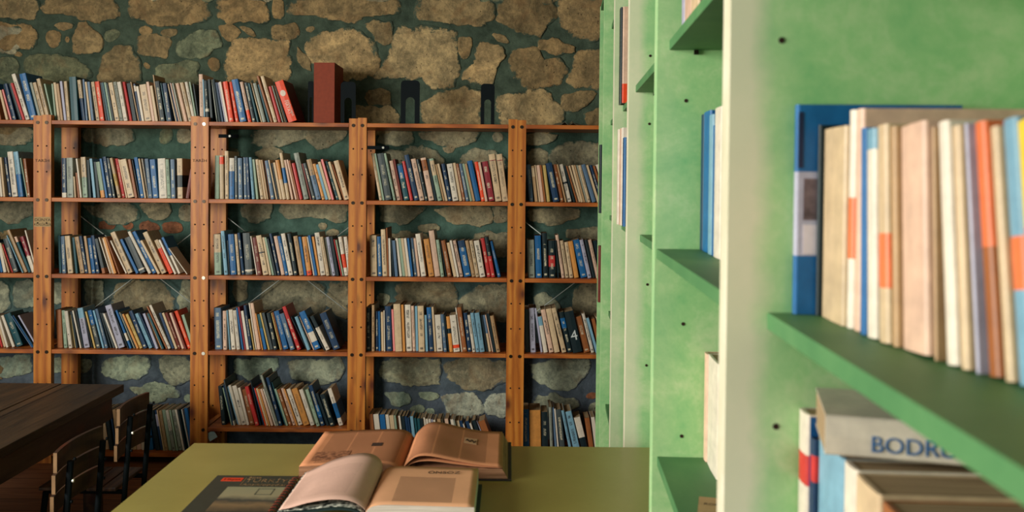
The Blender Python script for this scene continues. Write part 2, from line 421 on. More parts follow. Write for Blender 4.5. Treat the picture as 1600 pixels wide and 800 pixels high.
# stone wall: mortar ground with stones standing proud of it
STONES = """
0,0 55,0 56,20 50,29 15,24 0,26 -30,10|A
70,0 180,0 182,25 172,30 140,32 112,22 72,22|A
208,0 320,0 326,28 300,36 240,35 206,28|A
343,0 412,0 414,35 404,37 385,28 360,36 342,25|A
430,0 440,2 443,28 428,26|A
456,0 625,0 622,22 570,26 550,32 500,24 456,24|A
-20,42 0,40 40,40 57,50 52,62 57,70 40,77 0,72|A
75,52 92,51 93,68 80,75 74,60|A
126,38 140,45 156,60 156,80 140,78 122,82 118,62|A
84,39 115,38 110,45 90,44|A
102,57 108,56 108,67 103,67|A
164,52 185,47 187,55 172,65 164,60|D
220,60 262,57 266,62 260,86 222,84|A
252,48 278,46 275,53 254,57|A
218,44 238,45 236,55 220,52|A
280,65 325,48 335,52 345,72 300,88 285,88|D
345,42 362,42 375,50 368,60 352,60|A
375,42 392,45 402,57 395,58|A
425,42 460,40 463,55 445,62 426,60|A
2,94 20,91 27,103 24,124 3,124|D
45,90 65,87 110,93 145,112 140,122 60,124 40,110|D
160,95 185,75 200,75 215,90 218,126 156,126|A
245,106 270,100 305,100 308,125 250,128|D
225,96 235,102 234,108 225,105|A
368,65 450,64 448,90 450,115 440,128 356,128 352,95|B
327,94 342,95 340,110 328,106|A
20,80 36,84 35,89 24,88|A
655,0 770,0 768,30 745,40 725,34 655,32|A
785,0 862,0 867,25 850,38 843,57 815,48 780,32|A
875,0 960,0 960,50 920,60 895,52 876,40|A
570,38 610,37 612,58 597,70 585,52|A
482,80 490,60 530,48 555,50 580,70 588,90 585,115 560,122 530,122 500,105|B
627,45 665,43 690,50 712,50 712,90 715,110 705,130 680,136 655,120 596,122 590,118 610,90|B
718,60 738,58 730,90 720,88|A
755,65 765,78 786,75 783,95 770,100 770,130 745,132 727,116 740,95|B
800,82 840,80 850,95 872,90 885,110 870,130 815,134 798,100|A
840,62 895,72 893,82 842,76|A
905,82 960,78 960,132 895,132 892,115|A
770,50 796,65 792,68 772,58|A
466,75 480,95 486,110 474,100|A
478,45 492,42 486,50|A
572,145 606,142 606,163 580,160|A
558,168 605,168 612,178 622,178 622,205 558,205|B
660,165 690,148 720,138 748,145 752,200 665,205|B
775,150 850,145 868,165 880,190 860,202 785,200|B
883,150 932,146 915,160 900,175 886,165|A
918,178 960,170 960,192 925,192|A
0,200 50,200 50,222 20,222 0,220 -25,210|C
130,203 200,200 205,218 190,225 135,222|C
255,204 268,202 266,222 252,222|D
278,204 298,204 298,220 280,220|C
395,205 480,200 480,215 440,222 420,230 398,225|C
488,206 540,205 530,222 500,230 486,222|C
348,236 372,240 370,262 352,262|D
400,238 432,232 440,238 425,248 405,250|C
600,208 640,206 640,222 592,222|C
655,208 750,206 735,222 700,228 665,218|C
690,230 712,230 700,240|C
605,238 670,232 690,247 690,264 600,264|C
720,247 745,234 780,242 790,264 720,267|C
775,206 786,214 780,222 770,218|C
825,210 870,212 850,224 825,224|C
862,237 885,226 960,226 960,260 865,260|C
825,238 850,237 852,257 825,257|C
-20,322 50,318 50,335 20,342 -10,337|C
130,322 205,320 215,340 195,347 150,337|C
222,320 265,320 262,339 235,339|C
282,322 298,322 298,345 285,340|C
380,320 422,318 422,341 385,341|C
440,318 540,320 538,347 520,347 500,336 450,343|C
155,347 180,346 180,356 155,356|R
192,348 208,348 208,357 194,357|R
220,350 245,350 247,359 220,359|R
255,350 282,350 284,361 256,361|R
498,350 512,350 508,359 500,358|C
512,362 530,360 525,370 514,370|C
598,322 665,324 650,336 630,346 600,342|C
680,327 765,324 770,346 745,351 700,342|C
771,327 792,327 792,346 773,346|C
655,352 685,353 690,359 660,361|C
745,368 790,365 790,400 745,396|C
590,366 670,366 670,376 590,378|C
830,327 900,327 905,339 870,346 835,350|C
885,359 960,358 960,373 885,372|C
-20,442 12,442 10,480 -20,482|E
28,442 52,442 52,480 25,478|E
84,442 98,442 98,470 84,470|E
135,445 158,442 158,478 140,478|E
185,445 240,440 258,450 268,470 265,500 180,496 178,460|C
285,442 298,442 298,500 280,495|E
365,442 385,440 385,465 368,468|C
405,450 420,440 480,440 505,450 510,470 500,490 460,500 410,480|C
515,445 543,442 543,495 520,490|C
622,449 630,443 700,443 710,466 708,496 640,480 620,468|C
722,466 745,449 790,446 792,500 725,491|C
838,463 850,460 872,478 868,483 838,484|E
905,448 960,446 960,500 905,496 900,471|C
590,461 608,462 605,476 592,476|E
-20,562 45,558 48,578 40,582 0,589 -20,588|G
-20,602 20,601 12,608 -20,612|G
84,560 98,560 98,580 84,582|G
125,562 142,562 140,578 128,582|E
165,562 230,558 235,580 215,589 175,589 160,575|G
250,562 298,560 298,590 270,595 255,580|E
205,605 250,602 278,608 278,620 230,623 208,612|G
288,618 298,616 298,628 289,628|G
366,562 430,562 432,580 400,590 368,582|G
450,567 530,562 535,580 520,598 500,592 455,591|E
597,564 685,563 683,600 660,599 600,596|E
695,570 710,564 790,564 788,596 760,607 720,601 700,590|C
600,613 635,620 637,628 620,631|G
655,613 685,617 680,622 660,622|G
693,621 740,615 752,640 735,649 700,649 697,635|W
758,626 770,616 792,618 792,647 765,645|W
640,640 658,634 662,643 645,646|G
665,640 678,639 678,648 666,648|G
830,570 915,564 918,580 900,601 870,605 850,598 830,580|E
835,631 840,618 880,625 895,622 902,635 870,646 840,641|E
915,616 934,613 934,620 916,622|R
923,632 940,630 940,650 922,648|E
"""
SCOL = {'A': (142, 120, 86), 'B': (172, 146, 106), 'C': (156, 146, 120), 'D': (112, 116, 92), 'E': (164, 166, 144), 'G': (162, 176, 156), 'W': (196, 196, 176), 'R': (140, 90, 66)}
stone_polys = []
for ln in STONES.strip().splitlines():
    p, c = ln.split('|')
    stone_polys.append(([atY(*map(float, q.split(',')), YW) for q in p.split()], SCOL[c]))
# stones beyond the picture
rs = random.Random(3)
def ingrid(x0, x1, z0, z1, dx, dz):
    z = z0
    while z < z1:
        x = x0 + rs.uniform(0, dx)
        while x < x1:
            w_ = rs.uniform(.55, .95) * dx; h_ = rs.uniform(.5, .85) * dz
            n = 9
            stone_polys.append(([Vector((x + w_ / 2 * (1 + abs(math.cos(a)) ** .6 * (1 if math.cos(a) > 0 else -1) * rs.uniform(.8, 1)), YW, z + h_ / 2 * (1 + abs(math.sin(a)) ** .6 * (1 if math.sin(a) > 0 else -1) * rs.uniform(.8, 1)))) for a in [2 * math.pi * i / n for i in range(n)]], SCOL[rs.choice('AACD')]))
            x += w_ + rs.uniform(.03, .09)
        z += dz
ingrid(XL + .05, XR - .1, 2.37, ZC - .1, .33, .22)
ingrid(XL + .05, -2.78, 0.1, 2.3, .33, .22)
ingrid(.55, XR - .1, 0.1, 2.3, .33, .22)
b = BM()
box(b, XL - .15, XR + .15, YW, YW + .2, 0, ZC, 0)
lay = b.verts.layers.float_color.new('stone_col')
def stone(poly, rgb, k):
    cx = sum(p.x for p in poly) / len(poly); cz = sum(p.z for p in poly) / len(poly)
    # subdivide + chew the outline
    pts = []
    n = len(poly)
    for i in range(n):
        a, c = poly[i], poly[(i + 1) % n]; L = (c - a).length; m = max(1, int(L / 0.014))
        for q in range(m): pts.append(a.lerp(c, q / m))
    for _ in range(2):
        pts = [(pts[i - 1] + pts[i] * 2 + pts[(i + 1) % len(pts)]) / 4 for i in range(len(pts))]
    size = max((p - Vector((cx, YW, cz))).length for p in pts)
    res = []
    for p in pts:
        d = Vector((p.x - cx, 0, p.z - cz)); L = d.length or 1e-6
        s = 0.018 + 0.020 * noise.fractal(Vector((p.x * 22, k * 3.1, p.z * 22)), 1.0, 2.0, 4) + 0.012 * noise.noise(Vector((p.x * 9, k, p.z * 9)))
        s = max(-0.25 * L, min(0.042, s * min(1, size / .07) + .005))
        res.append(Vector((cx, YW, cz)) + d * (1 + s / L))
    col = lin(rgb); j = 0.85 + 0.3 * rs.random(); wr = rs.uniform(-.05, .05)
    cc = (col[0] * j * (1 + wr), col[1] * j, col[2] * j * (1 - wr), 1)
    hgt = min(0.008, size * 0.10)
    rings = []
    for sc_, hh in ((1.0, -0.004), (0.97, hgt * .55), (0.90, hgt * .85), (0.70, hgt), (0.4, hgt * 1.05)):
        ring = []
        for p in res:
            x = cx + (p.x - cx) * sc_; z = cz + (p.z - cz) * sc_
            y = YW - hh - (0 if sc_ == 1.0 else 0.006 * noise.noise(Vector((x * 14, k, z * 14))) * min(1, size / .1))
            v = b.verts.new((x, y, z)); v[lay] = (*cc[:3], {1.0: 0.0, .97: .10, .90: .30, .70: .62, .4: .85}[sc_]); ring.append(v)
        rings.append(ring)
    m = len(res)
    for a, c in zip(rings, rings[1:]):
        for i in range(m):
            f = b.faces.new((a[i], a[(i + 1) % m], c[(i + 1) % m], c[i])); f.material_index = 1; f.smooth = True
    v = b.verts.new((cx, YW - hgt * 1.06, cz)); v[lay] = cc
    for i in range(m):
        f = b.faces.new((rings[-1][i], rings[-1][(i + 1) % m], v)); f.material_index = 1; f.smooth = True
for k, (poly, rgb) in enumerate(stone_polys): stone(poly, rgb, k)
bmesh.ops.recalc_face_normals(b, faces=[f for f in b.faces if f.material_index == 1])
wall = struct('wall_back', b, [M_mortar, M_stone])

# ------------------------------------------------------------------ pine shelving along the stone wall
YF = 4.25                       # front face of the uprights
DEP = 0.295
PT = 0.03                       # post thickness in depth
def X(px, py=400, Y=YF): return atY(px, py, Y).x
# seams between neighbouring units (px at mid height), post width
seam_px = [-185, 66, 311.5, 558, 806.5, 1053]
SE = [X(p, 380) for p in seam_px]
PW = 0.0435
def Zp(px, py, Y=YF): return atY(px, py, Y).z
Z1 = Zp(430, 191); Z2 = Zp(430, 312); Z3 = Zp(430, 431.5); Z4 = Zp(430, 549.5)
Z5 = {0: Zp(250, 708), 1: Zp(250, 708), 2: Zp(430, 669), 3: Zp(250, 708), 4: Zp(250, 708)}
ZTOP = Z1 + 0.022
ST = 0.02
unit_names = ['leftmost', 'second', 'middle', 'fourth', 'rightmost']
unit_label = ['tall oiled pine shelving unit cut by the left edge of the photo',
              'tall oiled pine shelving unit behind the dark table and two slatted chairs',
              'tall oiled pine shelving unit with red box file and leaning red volume on its top',
              'tall oiled pine shelving unit with two black bookends standing on top',
              'tall oiled pine shelving unit partly hidden by green bookcases']
def post(name, x0, x1, y0, y1, z1, root):
    b = BM(); box(b, x0, x1, y0, y1, 0, z1, 0, 0.0025); return link(name, b, M_post, root)
def disc(bm_, x, y, z, r, t=0.001, n=10, mi=0):
    prism(bm_, [(x + r * math.cos(2 * math.pi * i / n), z + r * math.sin(2 * math.pi * i / n)) for i in range(n)], y - t, y + 0.0005, 'Y', mi)
units = []
shiny = {(1, 1, 0), (2, 1, 1), (2, 1, 2), (2, 1, 3), (1, 2, 2), (1, 2, 4)}
for u in range(5):
    root = empty('shelving_unit', ((SE[u] + SE[u + 1]) / 2, YF, 0))
    tag(root, unit_label[u], 'shelving unit', 'pine shelving units along the stone wall')
    ox = root.location.x
    xl, xr = SE[u] - ox, SE[u + 1] - ox
    levels = [Z1, Z2, Z3, Z4, Z5[u]]
    for side, (x0, x1) in enumerate(((xl + .0001, xl + PW), (xr - PW, xr - .0001))):
        for z in (levels[1], levels[3], levels[4]):
            b = BM(); box(b, x0 + .008, x1 - .008, PT, DEP - PT, z - ST, z - .001); link('side_rail', b, M_post, root)
        xc = (x0 + x1) / 2 + (0.006 if side else -0.006) * -1
        xc = (x0 + x1) / 2
        # peg holes, a pattern down the post
        bf_, bb_ = BM(), BM()
        box(bf_, x0, x1, 0, PT, 0, ZTOP + (0.004 if u % 2 else 0), 0, 0.0003); box(bb_, x0, x1, DEP - PT, DEP, 0, Z1 - ST, 0, 0.0003)
        zs = sorted(levels, reverse=True)
        for za, zb in zip(zs, zs[1:] + [zs[-1] - .3]):
            for fr_ in (1 / 3, 2 / 3):
                z = za + (zb - za) * fr_
                if z > .05: disc(bf_, xc, 0, z, 0.0042, mi=1); disc(bb_, xc, DEP - PT, z, 0.0042, mi=1)
        link('front_post', bf_, [M_post, M_hole], root); link('back_post', bb_, [M_post, M_hole], root)
        for li, z in enumerate(levels):
            b = BM(); disc(b, xc, 0, z - .012, 0.0085, 0.003, 12)
            bright = (u, side) == (2, 0) and li in (0, 2, 3) or (u, side) == (1, 1) and li == 4
            link('bolt', b, M_bolt_shiny if bright else M_bolt, root)
    for li, z in enumerate(levels):
        b = BM()
        if li == 0:
            box(b, xl + .0008, xr - .0008, PT + .0008, DEP - .001, z - ST, z - .0003, 0, .0015)
            box(b, xl + PW + .001, xr - PW - .001, 0.001, PT + .0008, z - ST, z - .0003, 0, .0015)
        else:
            box(b, xl + PW + .001, xr - PW - .001, 0.002, DEP - .002, z - ST, z, 0, .0015)
        link('shelf', b, M_shelf, root)
    units.append(root)
    if u in (1, 2, 4):
        b = BM()
        yb = DEP + .006
        def P(px, py):
            q = atY(px, py, YF + yb); return (q.x - ox, yb, q.z)
        xa = SE[u] + PW * .5; xb = SE[u + 1] - PW * .5
        za, zb = (1.225, 0.66)
        tube(b, [(xa - ox, yb, za), (xb - ox, yb, zb)], 0.0024, 6)
        tube(b, [(xb - ox, yb + .004, za), (xa - ox, yb + .004, zb)], 0.0024, 6)
        link('cross_brace', b, M_wire, root)
    if u in (2, 3):
        b = BM()
        pc = atY(345 if u == 2 else 585, 213 if u == 2 else 231, YF + DEP)
        x1_ = atY(373 if u == 2 else 608, 220, YF + DEP - PT).x - ox
        box(b, xl + .004, x1_, DEP - PT - .005, DEP - PT - .001, pc.z - .009, pc.z + .009)
        w_ = link('wall_bracket', b, M_dark_metal, root)
        b = BM(); disc(b, x1_ - .045 + (.015 if u == 3 else 0), DEP - PT - .005, pc.z, 0.006, .003); link('screw', b, M_bolt_shiny, w_)

# handwriting on the uprights
Mxz = Matrix.Rotation(R(90), 4, 'X')      # text in the x-z plane facing -y
def writing(px, py, s, size, u, align='CENTER', sx=1.0, mat=M_ink):
    p = atY(px, py, YF - .0008)
    o = text_obj('handwriting', s, size, Mxz, mat, None, .0002, align, sx)
    o.location = p
    return o
def label_strip(px0, px1, py0, py1, u):
    a = atY(px0, py1, YF); c = atY(px1, py0, YF); root = units[u]
    b = BM(); box(b, -(c.x - a.x) / 2, (c.x - a.x) / 2, -.0007, -.0001, -(c.z - a.z) / 2, (c.z - a.z) / 2)
    o = link('paper_label', b, M_paper_tag); o.location = ((a.x + c.x) / 2, YF, (a.z + c.z) / 2)
    return o
tag(writing(66, 253, 'TAR\u0130H', .019, 1, sx=1.25), 'handwritten capitals on the leftmost whole pillar, above the paper label', 'writing')
tag(writing(312, 253, 'TAR\u0130H', .019, 2, sx=1.25), 'handwritten capitals on the pillar right of the second bay', 'writing')
pl_ = label_strip(53.5, 79.5, 339, 354, 1)
tag(pl_, 'small lettered paper label stuck on the leftmost whole pillar', 'label')
for (px_, py_, s_, z_, k_) in ((66.5, 345.5, 'D\u00dcNYA', .019, 1.2), (66.5, 352.5, 'KLAS\u0130KLER', .017, 1.0)):
    w_ = writing(px_, py_, s_, z_, 1, sx=k_); w_.parent = pl_; w_.location = w_.location - pl_.location

# ------------------------------------------------------------------ books on the pine shelves
# per row: unit, level, crop origin, scale, base y (crop), then entries: x_bottom width x_top y_top colour [/bandcolour:lo-hi] [T]
ROWS = []
def row(u, lv, ox, oy, s, data): ROWS.append((u, lv, ox, oy, s, data))
row(0, 1, 0, 90, 5, "-190 40 -220 200 c;-148 30 -180 190 n;-115 45 -155 200 w;-68 26 -110 190 b;-40 25 -85 240 d;-12 22 -55 250 u;45 20 -12 255 c;66 26 0 250 h;93 35 20 205 n;128 46 40 205 k;175 20 80 200 r;195 38 80 128 w T;236 54 145 125 b T")
row(1, 1, 0, 90, 5, "292 34 215 195 g;327 30 250 195 c;360 30 280 165 c T;395 24 330 205 v;428 14 400 205 v;450 20 415 195 c;472 22 435 205 t;500 20 465 185 i;522 25 495 185 c;556 58 535 150 e;640 28 600 175 c /n:0-.55;668 18 640 170 s;690 22 655 190 c;714 20 680 190 s;738 40 695 190 c T;780 35 738 187 o;818 22 772 195 k;842 18 790 195 e;862 16 810 195 v;879 15 825 200 k;895 38 840 195 c T;935 28 880 190 g;965 32 910 190 w;1003 30 945 190 r;1036 34 985 200 k;1072 16 1010 190 t;1090 15 1040 205 n /w:.8-.95;1107 20 1060 225 w;1130 55 1085 210 c;1188 22 1140 190 p;1212 22 1168 220 c;1236 14 1185 135 t;1251 38 1205 185 k;1291 15 1240 200 e;1308 34 1265 200 n;1344 10 1280 205 c;1356 25 1300 195 n;1383 22 1315 200 p;1407 15 1340 200 g;1423 15 1355 200 c;1440 25 1370 200 p;1467 35 1395 195 c;1504 24 1440 190 w;1529 12 1475 190 v")
row(2, 1, 280, 90, 5, "143 12 100 205 k;156 36 147 130 p;193 11 180 170 l;206 28 190 180 k /w:.25-.32;236 28 212 170 k;266 32 222 172 g;300 28 250 170 k;330 17 280 195 n;348 13 292 195 i;362 22 305 190 w;388 38 338 187 o;430 36 375 190 o;473 54 405 170 b T;538 28 470 190 p /o:0-.3;570 30 505 195 k T;602 20 530 200 e;625 22 540 197 c;650 30 572 200 g;683 25 600 210 e;711 22 600 145 u;738 30 632 145 c;773 25 695 225 r;800 15 715 220 g;816 13 728 220 c;831 14 742 225 k")
row(0, 2, 0, 220, 5, "-200 40 -210 130 c;-155 45 -170 120 s;-108 40 -130 140 w;-62 30 -85 130 k;-28 24 -50 130 c;0 20 -30 130 w;24 16 -5 130 c;45 44 5 130 n T;92 46 52 85 w T;140 42 97 85 l /b:0-.5;183 11 130 135 v;196 40 160 140 u")
row(1, 2, 0, 220, 5, "482 36 478 135 n /w:0-.12;522 52 515 133 g T;578 15 568 280 c;596 26 576 250 u;625 14 590 140 w;645 40 626 127 c /v:0-.5 T;688 26 670 150 k;716 34 685 140 l;752 28 722 165 k;783 36 742 165 v /a:0-.2;820 22 772 140 b T;845 32 795 125 n T;880 22 830 135 k;904 38 838 135 c /y:.3-.6 T;945 32 888 140 r;980 15 918 145 c;997 54 930 145 c T;1053 20 998 145 u;1076 10 1020 150 k;1088 38 1035 130 b T;1128 13 1078 140 c;1143 14 1095 140 w;1159 32 1125 140 s;1193 45 1165 145 b T;1243 62 1228 138 w;1306 28 1290 145 v T;1336 34 1328 145 s T;1373 54 1370 138 c /k:.28-.58;1448 30 1484 225 m")
row(2, 2, 320, 220, 5, "76 36 78 115 v;116 33 112 115 c /o:.8-.97;152 34 150 80 c;190 40 190 135 w /b:0-.68;234 22 230 120 d;260 36 255 135 s;298 32 290 130 s T;332 22 318 130 n;360 30 335 130 l;391 28 360 145 v;428 34 385 145 c;466 14 420 150 c;482 16 435 150 t;498 16 450 155 u;515 30 465 155 s T;547 20 485 150 c;568 14 515 175 k;584 20 530 170 c;606 30 548 150 a /c:0-.5;638 26 580 95 c /b:.35-.68;668 24 610 150 p;694 26 625 148 p T;722 14 652 155 u;738 28 675 175 r;770 44 690 95 g;817 18 750 180 m;837 30 762 175 d;869 42 790 145 t /s:0-.6;914 26 840 180 a;942 22 865 185 l;966 24 880 165 c;992 18 905 145 h;1012 36 920 160 e;1050 20 960 165 c;1071 14 975 185 u;1087 45 1000 155 c T")
row(3, 2, 570, 220, 4.324, "98 20 42 85 c;120 14 62 86 v;136 48 80 85 d;186 24 120 85 v;212 30 160 135 p T;243 14 190 125 m;260 42 210 155 e /b:.6-.95 T;304 24 248 138 r;330 38 260 95 n;371 34 310 122 p T;407 22 345 125 k;432 38 375 115 p /u:.7-.95 T;472 16 418 122 k;490 34 430 120 v /c:.6-.95;525 16 470 160 t;543 18 485 155 c;563 26 515 155 n T;594 40 552 155 w T;636 22 590 150 c;660 22 612 155 u;684 22 635 155 s;708 18 655 155 v;728 18 672 155 t;748 36 690 135 b;787 24 740 142 o;813 17 765 145 p;832 46 785 140 j T;882 44 835 90 c /j:.86-.875;930 40 888 90 c /j:.86-.875")
row(4, 2, 570, 220, 4.324, "1113 26 1095 160 s;1142 28 1115 170 t /c:.7-.95;1172 16 1140 165 c;1190 20 1160 165 p;1211 14 1180 165 u;1226 28 1195 165 y;1257 60 1205 150 n T;1320 26 1268 160 u;1348 16 1290 160 t;1366 34 1305 160 w /k:.48-.53 T;1401 22 1335 170 k;1424 16 1352 170 u;1441 18 1370 170 c;1460 15 1395 165 c;1476 14 1410 165 t;1491 14 1425 165 g;1506 22 1440 165 c;1530 36 1455 160 s;1568 20 1490 165 c;1590 22 1515 165 n;1614 20 1535 170 u;1640 26 1560 160 w;1670 30 1590 170 k;1705 24 1630 150 b;1735 30 1665 160 c;1770 24 1700 170 p")
row(0, 3, 0, 340, 5, "-170 40 -210 160 w;-125 30 -170 170 b;-90 36 -135 160 c;-50 26 -95 180 k;-20 20 -70 190 n;3 20 -45 200 b;26 24 -20 200 w;54 20 -12 200 c;77 24 0 210 r;102 42 18 165 d;147 28 22 140 l;178 38 36 98 t;219 24 105 150 e /p:.85-1;246 32 150 150 j /w:0-.45;280 12 190 100 w")
row(1, 3, 0, 340, 5, "462 18 450 140 e;483 32 470 145 s;517 54 490 143 c T;590 18 562 155 e;614 46 567 150 t;662 26 612 145 n T;690 22 650 145 t;714 32 678 160 b;748 30 705 140 n T;781 42 720 165 d /u:0-.15;824 18 735 155 w;844 16 770 160 t;861 18 780 165 w;882 28 795 155 a;912 24 810 155 u;950 44 825 180 w T;998 44 855 115 c T;1055 32 925 170 b T;1092 52 965 155 d /w:.08-.12;1152 34 985 110 w;1192 34 1025 110 b T;1232 22 1090 180 c;1262 44 1108 115 c T;1320 34 1200 175 c /o:0-.75;1362 18 1235 175 w;1382 30 1250 155 w /b:.5-1;1455 10 1310 240 w")
row(2, 3, 320, 340, 5, "74 56 65 130 c /v:0-.55;150 30 122 105 l T;182 14 168 180 k;200 48 178 130 b;256 22 230 130 c;281 30 245 120 n T;316 58 292 120 d /w:.08-.12;376 20 328 145 w;398 46 357 155 m;452 46 395 140 c /k:.55-.58 T;500 20 445 155 c;524 18 462 155 v;544 18 480 165 k;564 24 498 125 n;596 30 535 145 p;628 26 565 145 b;656 34 592 125 w T;694 32 640 125 k T;738 36 688 145 t;776 20 730 150 b;797 38 755 150 a /o:0-.12 T;838 20 785 150 w;860 20 805 140 b;882 20 832 150 a;904 40 855 118 w T;948 26 898 150 c;978 16 928 155 g;996 26 945 152 i T;1026 22 975 150 k;1050 20 990 170 r;1072 15 1015 175 v;1090 28 1040 150 w /o:.2-.55;1120 30 1082 150 w")
row(3, 3, 570, 340, 4.324, "38 46 32 120 c T;88 28 80 128 b T;120 32 107 80 c;153 9 143 70 u;165 14 158 140 w;182 16 168 150 k;202 22 182 155 s;230 22 200 140 w;254 20 222 140 v;275 18 242 140 c;294 18 262 140 w;313 14 285 140 b;328 26 300 140 s T;357 16 328 140 p;375 40 335 110 w;432 38 395 145 a;473 38 430 88 p;515 22 480 150 v T;538 12 498 160 k;553 34 508 155 u;600 20 552 170 c;622 16 572 155 w;640 26 590 155 p T;672 48 625 155 b /n:.8-1 T;724 24 676 155 t;750 24 705 155 c T;778 38 735 155 w T;824 28 780 140 r;854 28 805 130 r /k:.52-1;893 28 835 160 b")
row(4, 3, 570, 340, 4.324, "1104 46 1098 150 g T;1156 42 1148 122 b T;1205 36 1195 105 k T;1245 44 1240 155 k /r:.3-.6;1296 14 1278 155 k;1328 24 1285 118 p;1356 24 1318 155 c T;1384 26 1348 165 c;1414 34 1372 160 a;1456 48 1400 150 b;1508 26 1450 150 i T;1537 26 1480 150 k;1565 24 1508 150 p;1592 26 1540 155 k;1622 26 1572 150 w;1652 30 1600 150 s;1690 28 1640 140 c;1725 30 1680 150 n")
row(0, 4, 0, 460, 5, "-190 40 -240 160 w;-145 30 -200 160 b;-110 30 -170 160 c;-75 34 -130 170 e;-36 26 -90 170 p;-6 28 -60 200 r;28 18 -40 165 c;48 18 -25 165 w T;90 28 0 165 w T;124 60 22 150 e;206 18 45 170 s;226 34 68 165 b;262 14 95 165 k;277 22 130 165 i")
row(1, 4, 0, 460, 5, "445 46 430 120 u;495 30 476 125 v;528 36 492 130 w T;567 14 528 160 y;584 24 540 135 k;610 26 548 128 w T;640 14 585 130 k;656 46 600 107 i /l:.75-1 T;706 8 640 140 k;716 32 645 135 y T;752 34 680 125 d /b:.62-1;790 26 712 125 l T;820 24 738 115 s;847 26 765 145 k T;876 24 785 145 d;903 18 800 150 w;924 54 815 85 i T;985 14 870 140 k;1002 28 888 125 b /w:.2-.4;1032 12 915 140 g;1048 16 930 150 d;1067 18 950 155 a;1090 26 975 155 y;1120 34 1000 130 n T;1160 34 1045 150 l;1198 16 1075 145 n;1217 22 1112 150 i;1241 20 1128 150 a;1263 20 1145 150 e;1285 26 1130 95 u;1313 24 1160 85 w;1340 24 1235 145 n;1368 20 1262 145 c;1390 26 1282 145 m;1420 20 1320 145 p;1442 16 1335 145 m;1460 36 1352 130 o;1500 30 1415 160 v")
row(2, 4, 320, 460, 5, "78 58 68 105 s T;142 30 138 130 p T;175 24 152 125 l;206 34 182 120 w T;246 30 215 125 w;280 24 232 105 b;307 16 255 100 j;325 22 280 130 w;349 22 300 85 n;372 12 330 195 y;386 20 332 68 w T;408 28 352 68 p;438 14 385 150 a;454 30 400 155 b /e:.6-1;486 22 418 145 y;510 24 442 145 d T;536 32 478 145 k T;572 14 500 145 y;590 18 518 140 u;612 44 535 130 b;662 44 575 150 s T;716 38 595 95 r;766 24 640 175 k;792 36 690 175 l;832 22 718 175 p;858 54 730 135 b /w:.2-.45 T;918 24 780 170 k;946 36 815 170 w /k:.66-1;1005 60 890 145 n")
row(3, 4, 570, 460, 4.324, "10 32 6 90 k;46 20 46 72 t;72 20 70 115 n T;94 12 90 115 b;112 16 106 120 c;130 8 126 110 w;140 46 130 80 n;188 17 175 102 h;206 48 192 65 c;258 16 245 70 a;276 44 266 70 w T;322 22 310 78 p;346 16 338 80 l;364 42 356 78 c T;408 20 398 140 l;430 36 412 88 n /b:.74-1;470 14 450 85 c;486 42 470 138 w T;532 24 510 135 s;558 8 530 140 k;568 28 545 150 a /k:.52-.66;600 44 572 140 w /o:.1-.19;646 10 605 90 w;658 34 618 88 u;696 26 665 125 n T;725 24 690 140 w T;752 24 712 125 l;778 34 740 125 l;815 20 775 140 k;837 16 795 140 c /s:.5-1;856 12 808 140 p;870 18 822 130 k;890 26 845 145 t T")
row(4, 4, 570, 460, 4.324, "1084 30 1078 100 d;1116 40 1105 92 i T;1158 44 1115 93 i T;1206 32 1165 150 w /l:.75-1;1240 38 1182 103 p T;1282 38 1222 97 c;1323 42 1250 92 c T;1370 34 1310 120 k /b:.6-.85;1408 66 1345 115 k;1480 46 1418 150 u;1530 22 1465 130 w T;1556 24 1490 160 l;1584 24 1530 165 u;1612 26 1560 150 c;1642 24 1590 160 k;1670 34 1620 150 s;1710 30 1665 155 w")
row(1, 5, 200, 630, 8.886, "-985 60 -1040 100 c;-920 50 -980 110 n;-865 70 -930 100 t;-790 50 -860 90 w;-735 60 -805 110 v;-668 60 -745 100 i;-600 60 -670 80 i;-535 35 -605 90 k;-495 50 -565 90 v;-440 60 -520 100 w;-375 50 -450 90 n;-320 60 -400 100 c;-255 50 -330 100 k;-200 45 -280 90 n;-150 50 -220 90 t;-95 55 -165 100 p;-35 40 -100 100 c;10 50 -60 100 w;66 55 0 100 c;126 62 60 100 p;192 40 130 100 w;235 50 170 100 v;292 62 235 100 b;358 88 270 100 k;448 40 360 100 n /i:.6-.9;490 16 395 100 c;508 44 420 105 t;555 56 460 95 v;614 46 515 100 w /g:0-.5 T;662 34 560 95 v;698 52 595 95 g T;752 38 640 90 w;792 26 682 90 k;820 26 710 90 e;848 16 735 90 w;866 50 775 70 b")
row(2, 5, 300, 560, 5.333, "245 36 215 232 k;286 13 213 245 v;300 25 222 220 n;326 32 240 180 d /w:0-.1;360 26 272 235 l;388 26 298 225 w;415 40 330 228 w T;456 22 380 245 w;480 40 412 258 u;522 38 432 235 r;561 14 478 185 k;576 14 490 240 n;591 18 500 250 o;610 28 520 250 c T;640 12 550 255 a;653 26 560 255 p;680 20 580 255 w;701 22 565 140 g;725 28 612 160 n;755 25 640 200 e;782 20 682 255 v;804 30 702 260 u;836 28 735 250 p T;867 14 760 255 a;884 40 780 255 w T;930 52 825 252 a;988 36 888 260 w;1038 30 940 260 v;1072 38 965 225 n /b:.2-.5;1115 30 1020 290 k;1150 44 1060 300 k T;1225 38 1125 252 w /b:.2-.6")
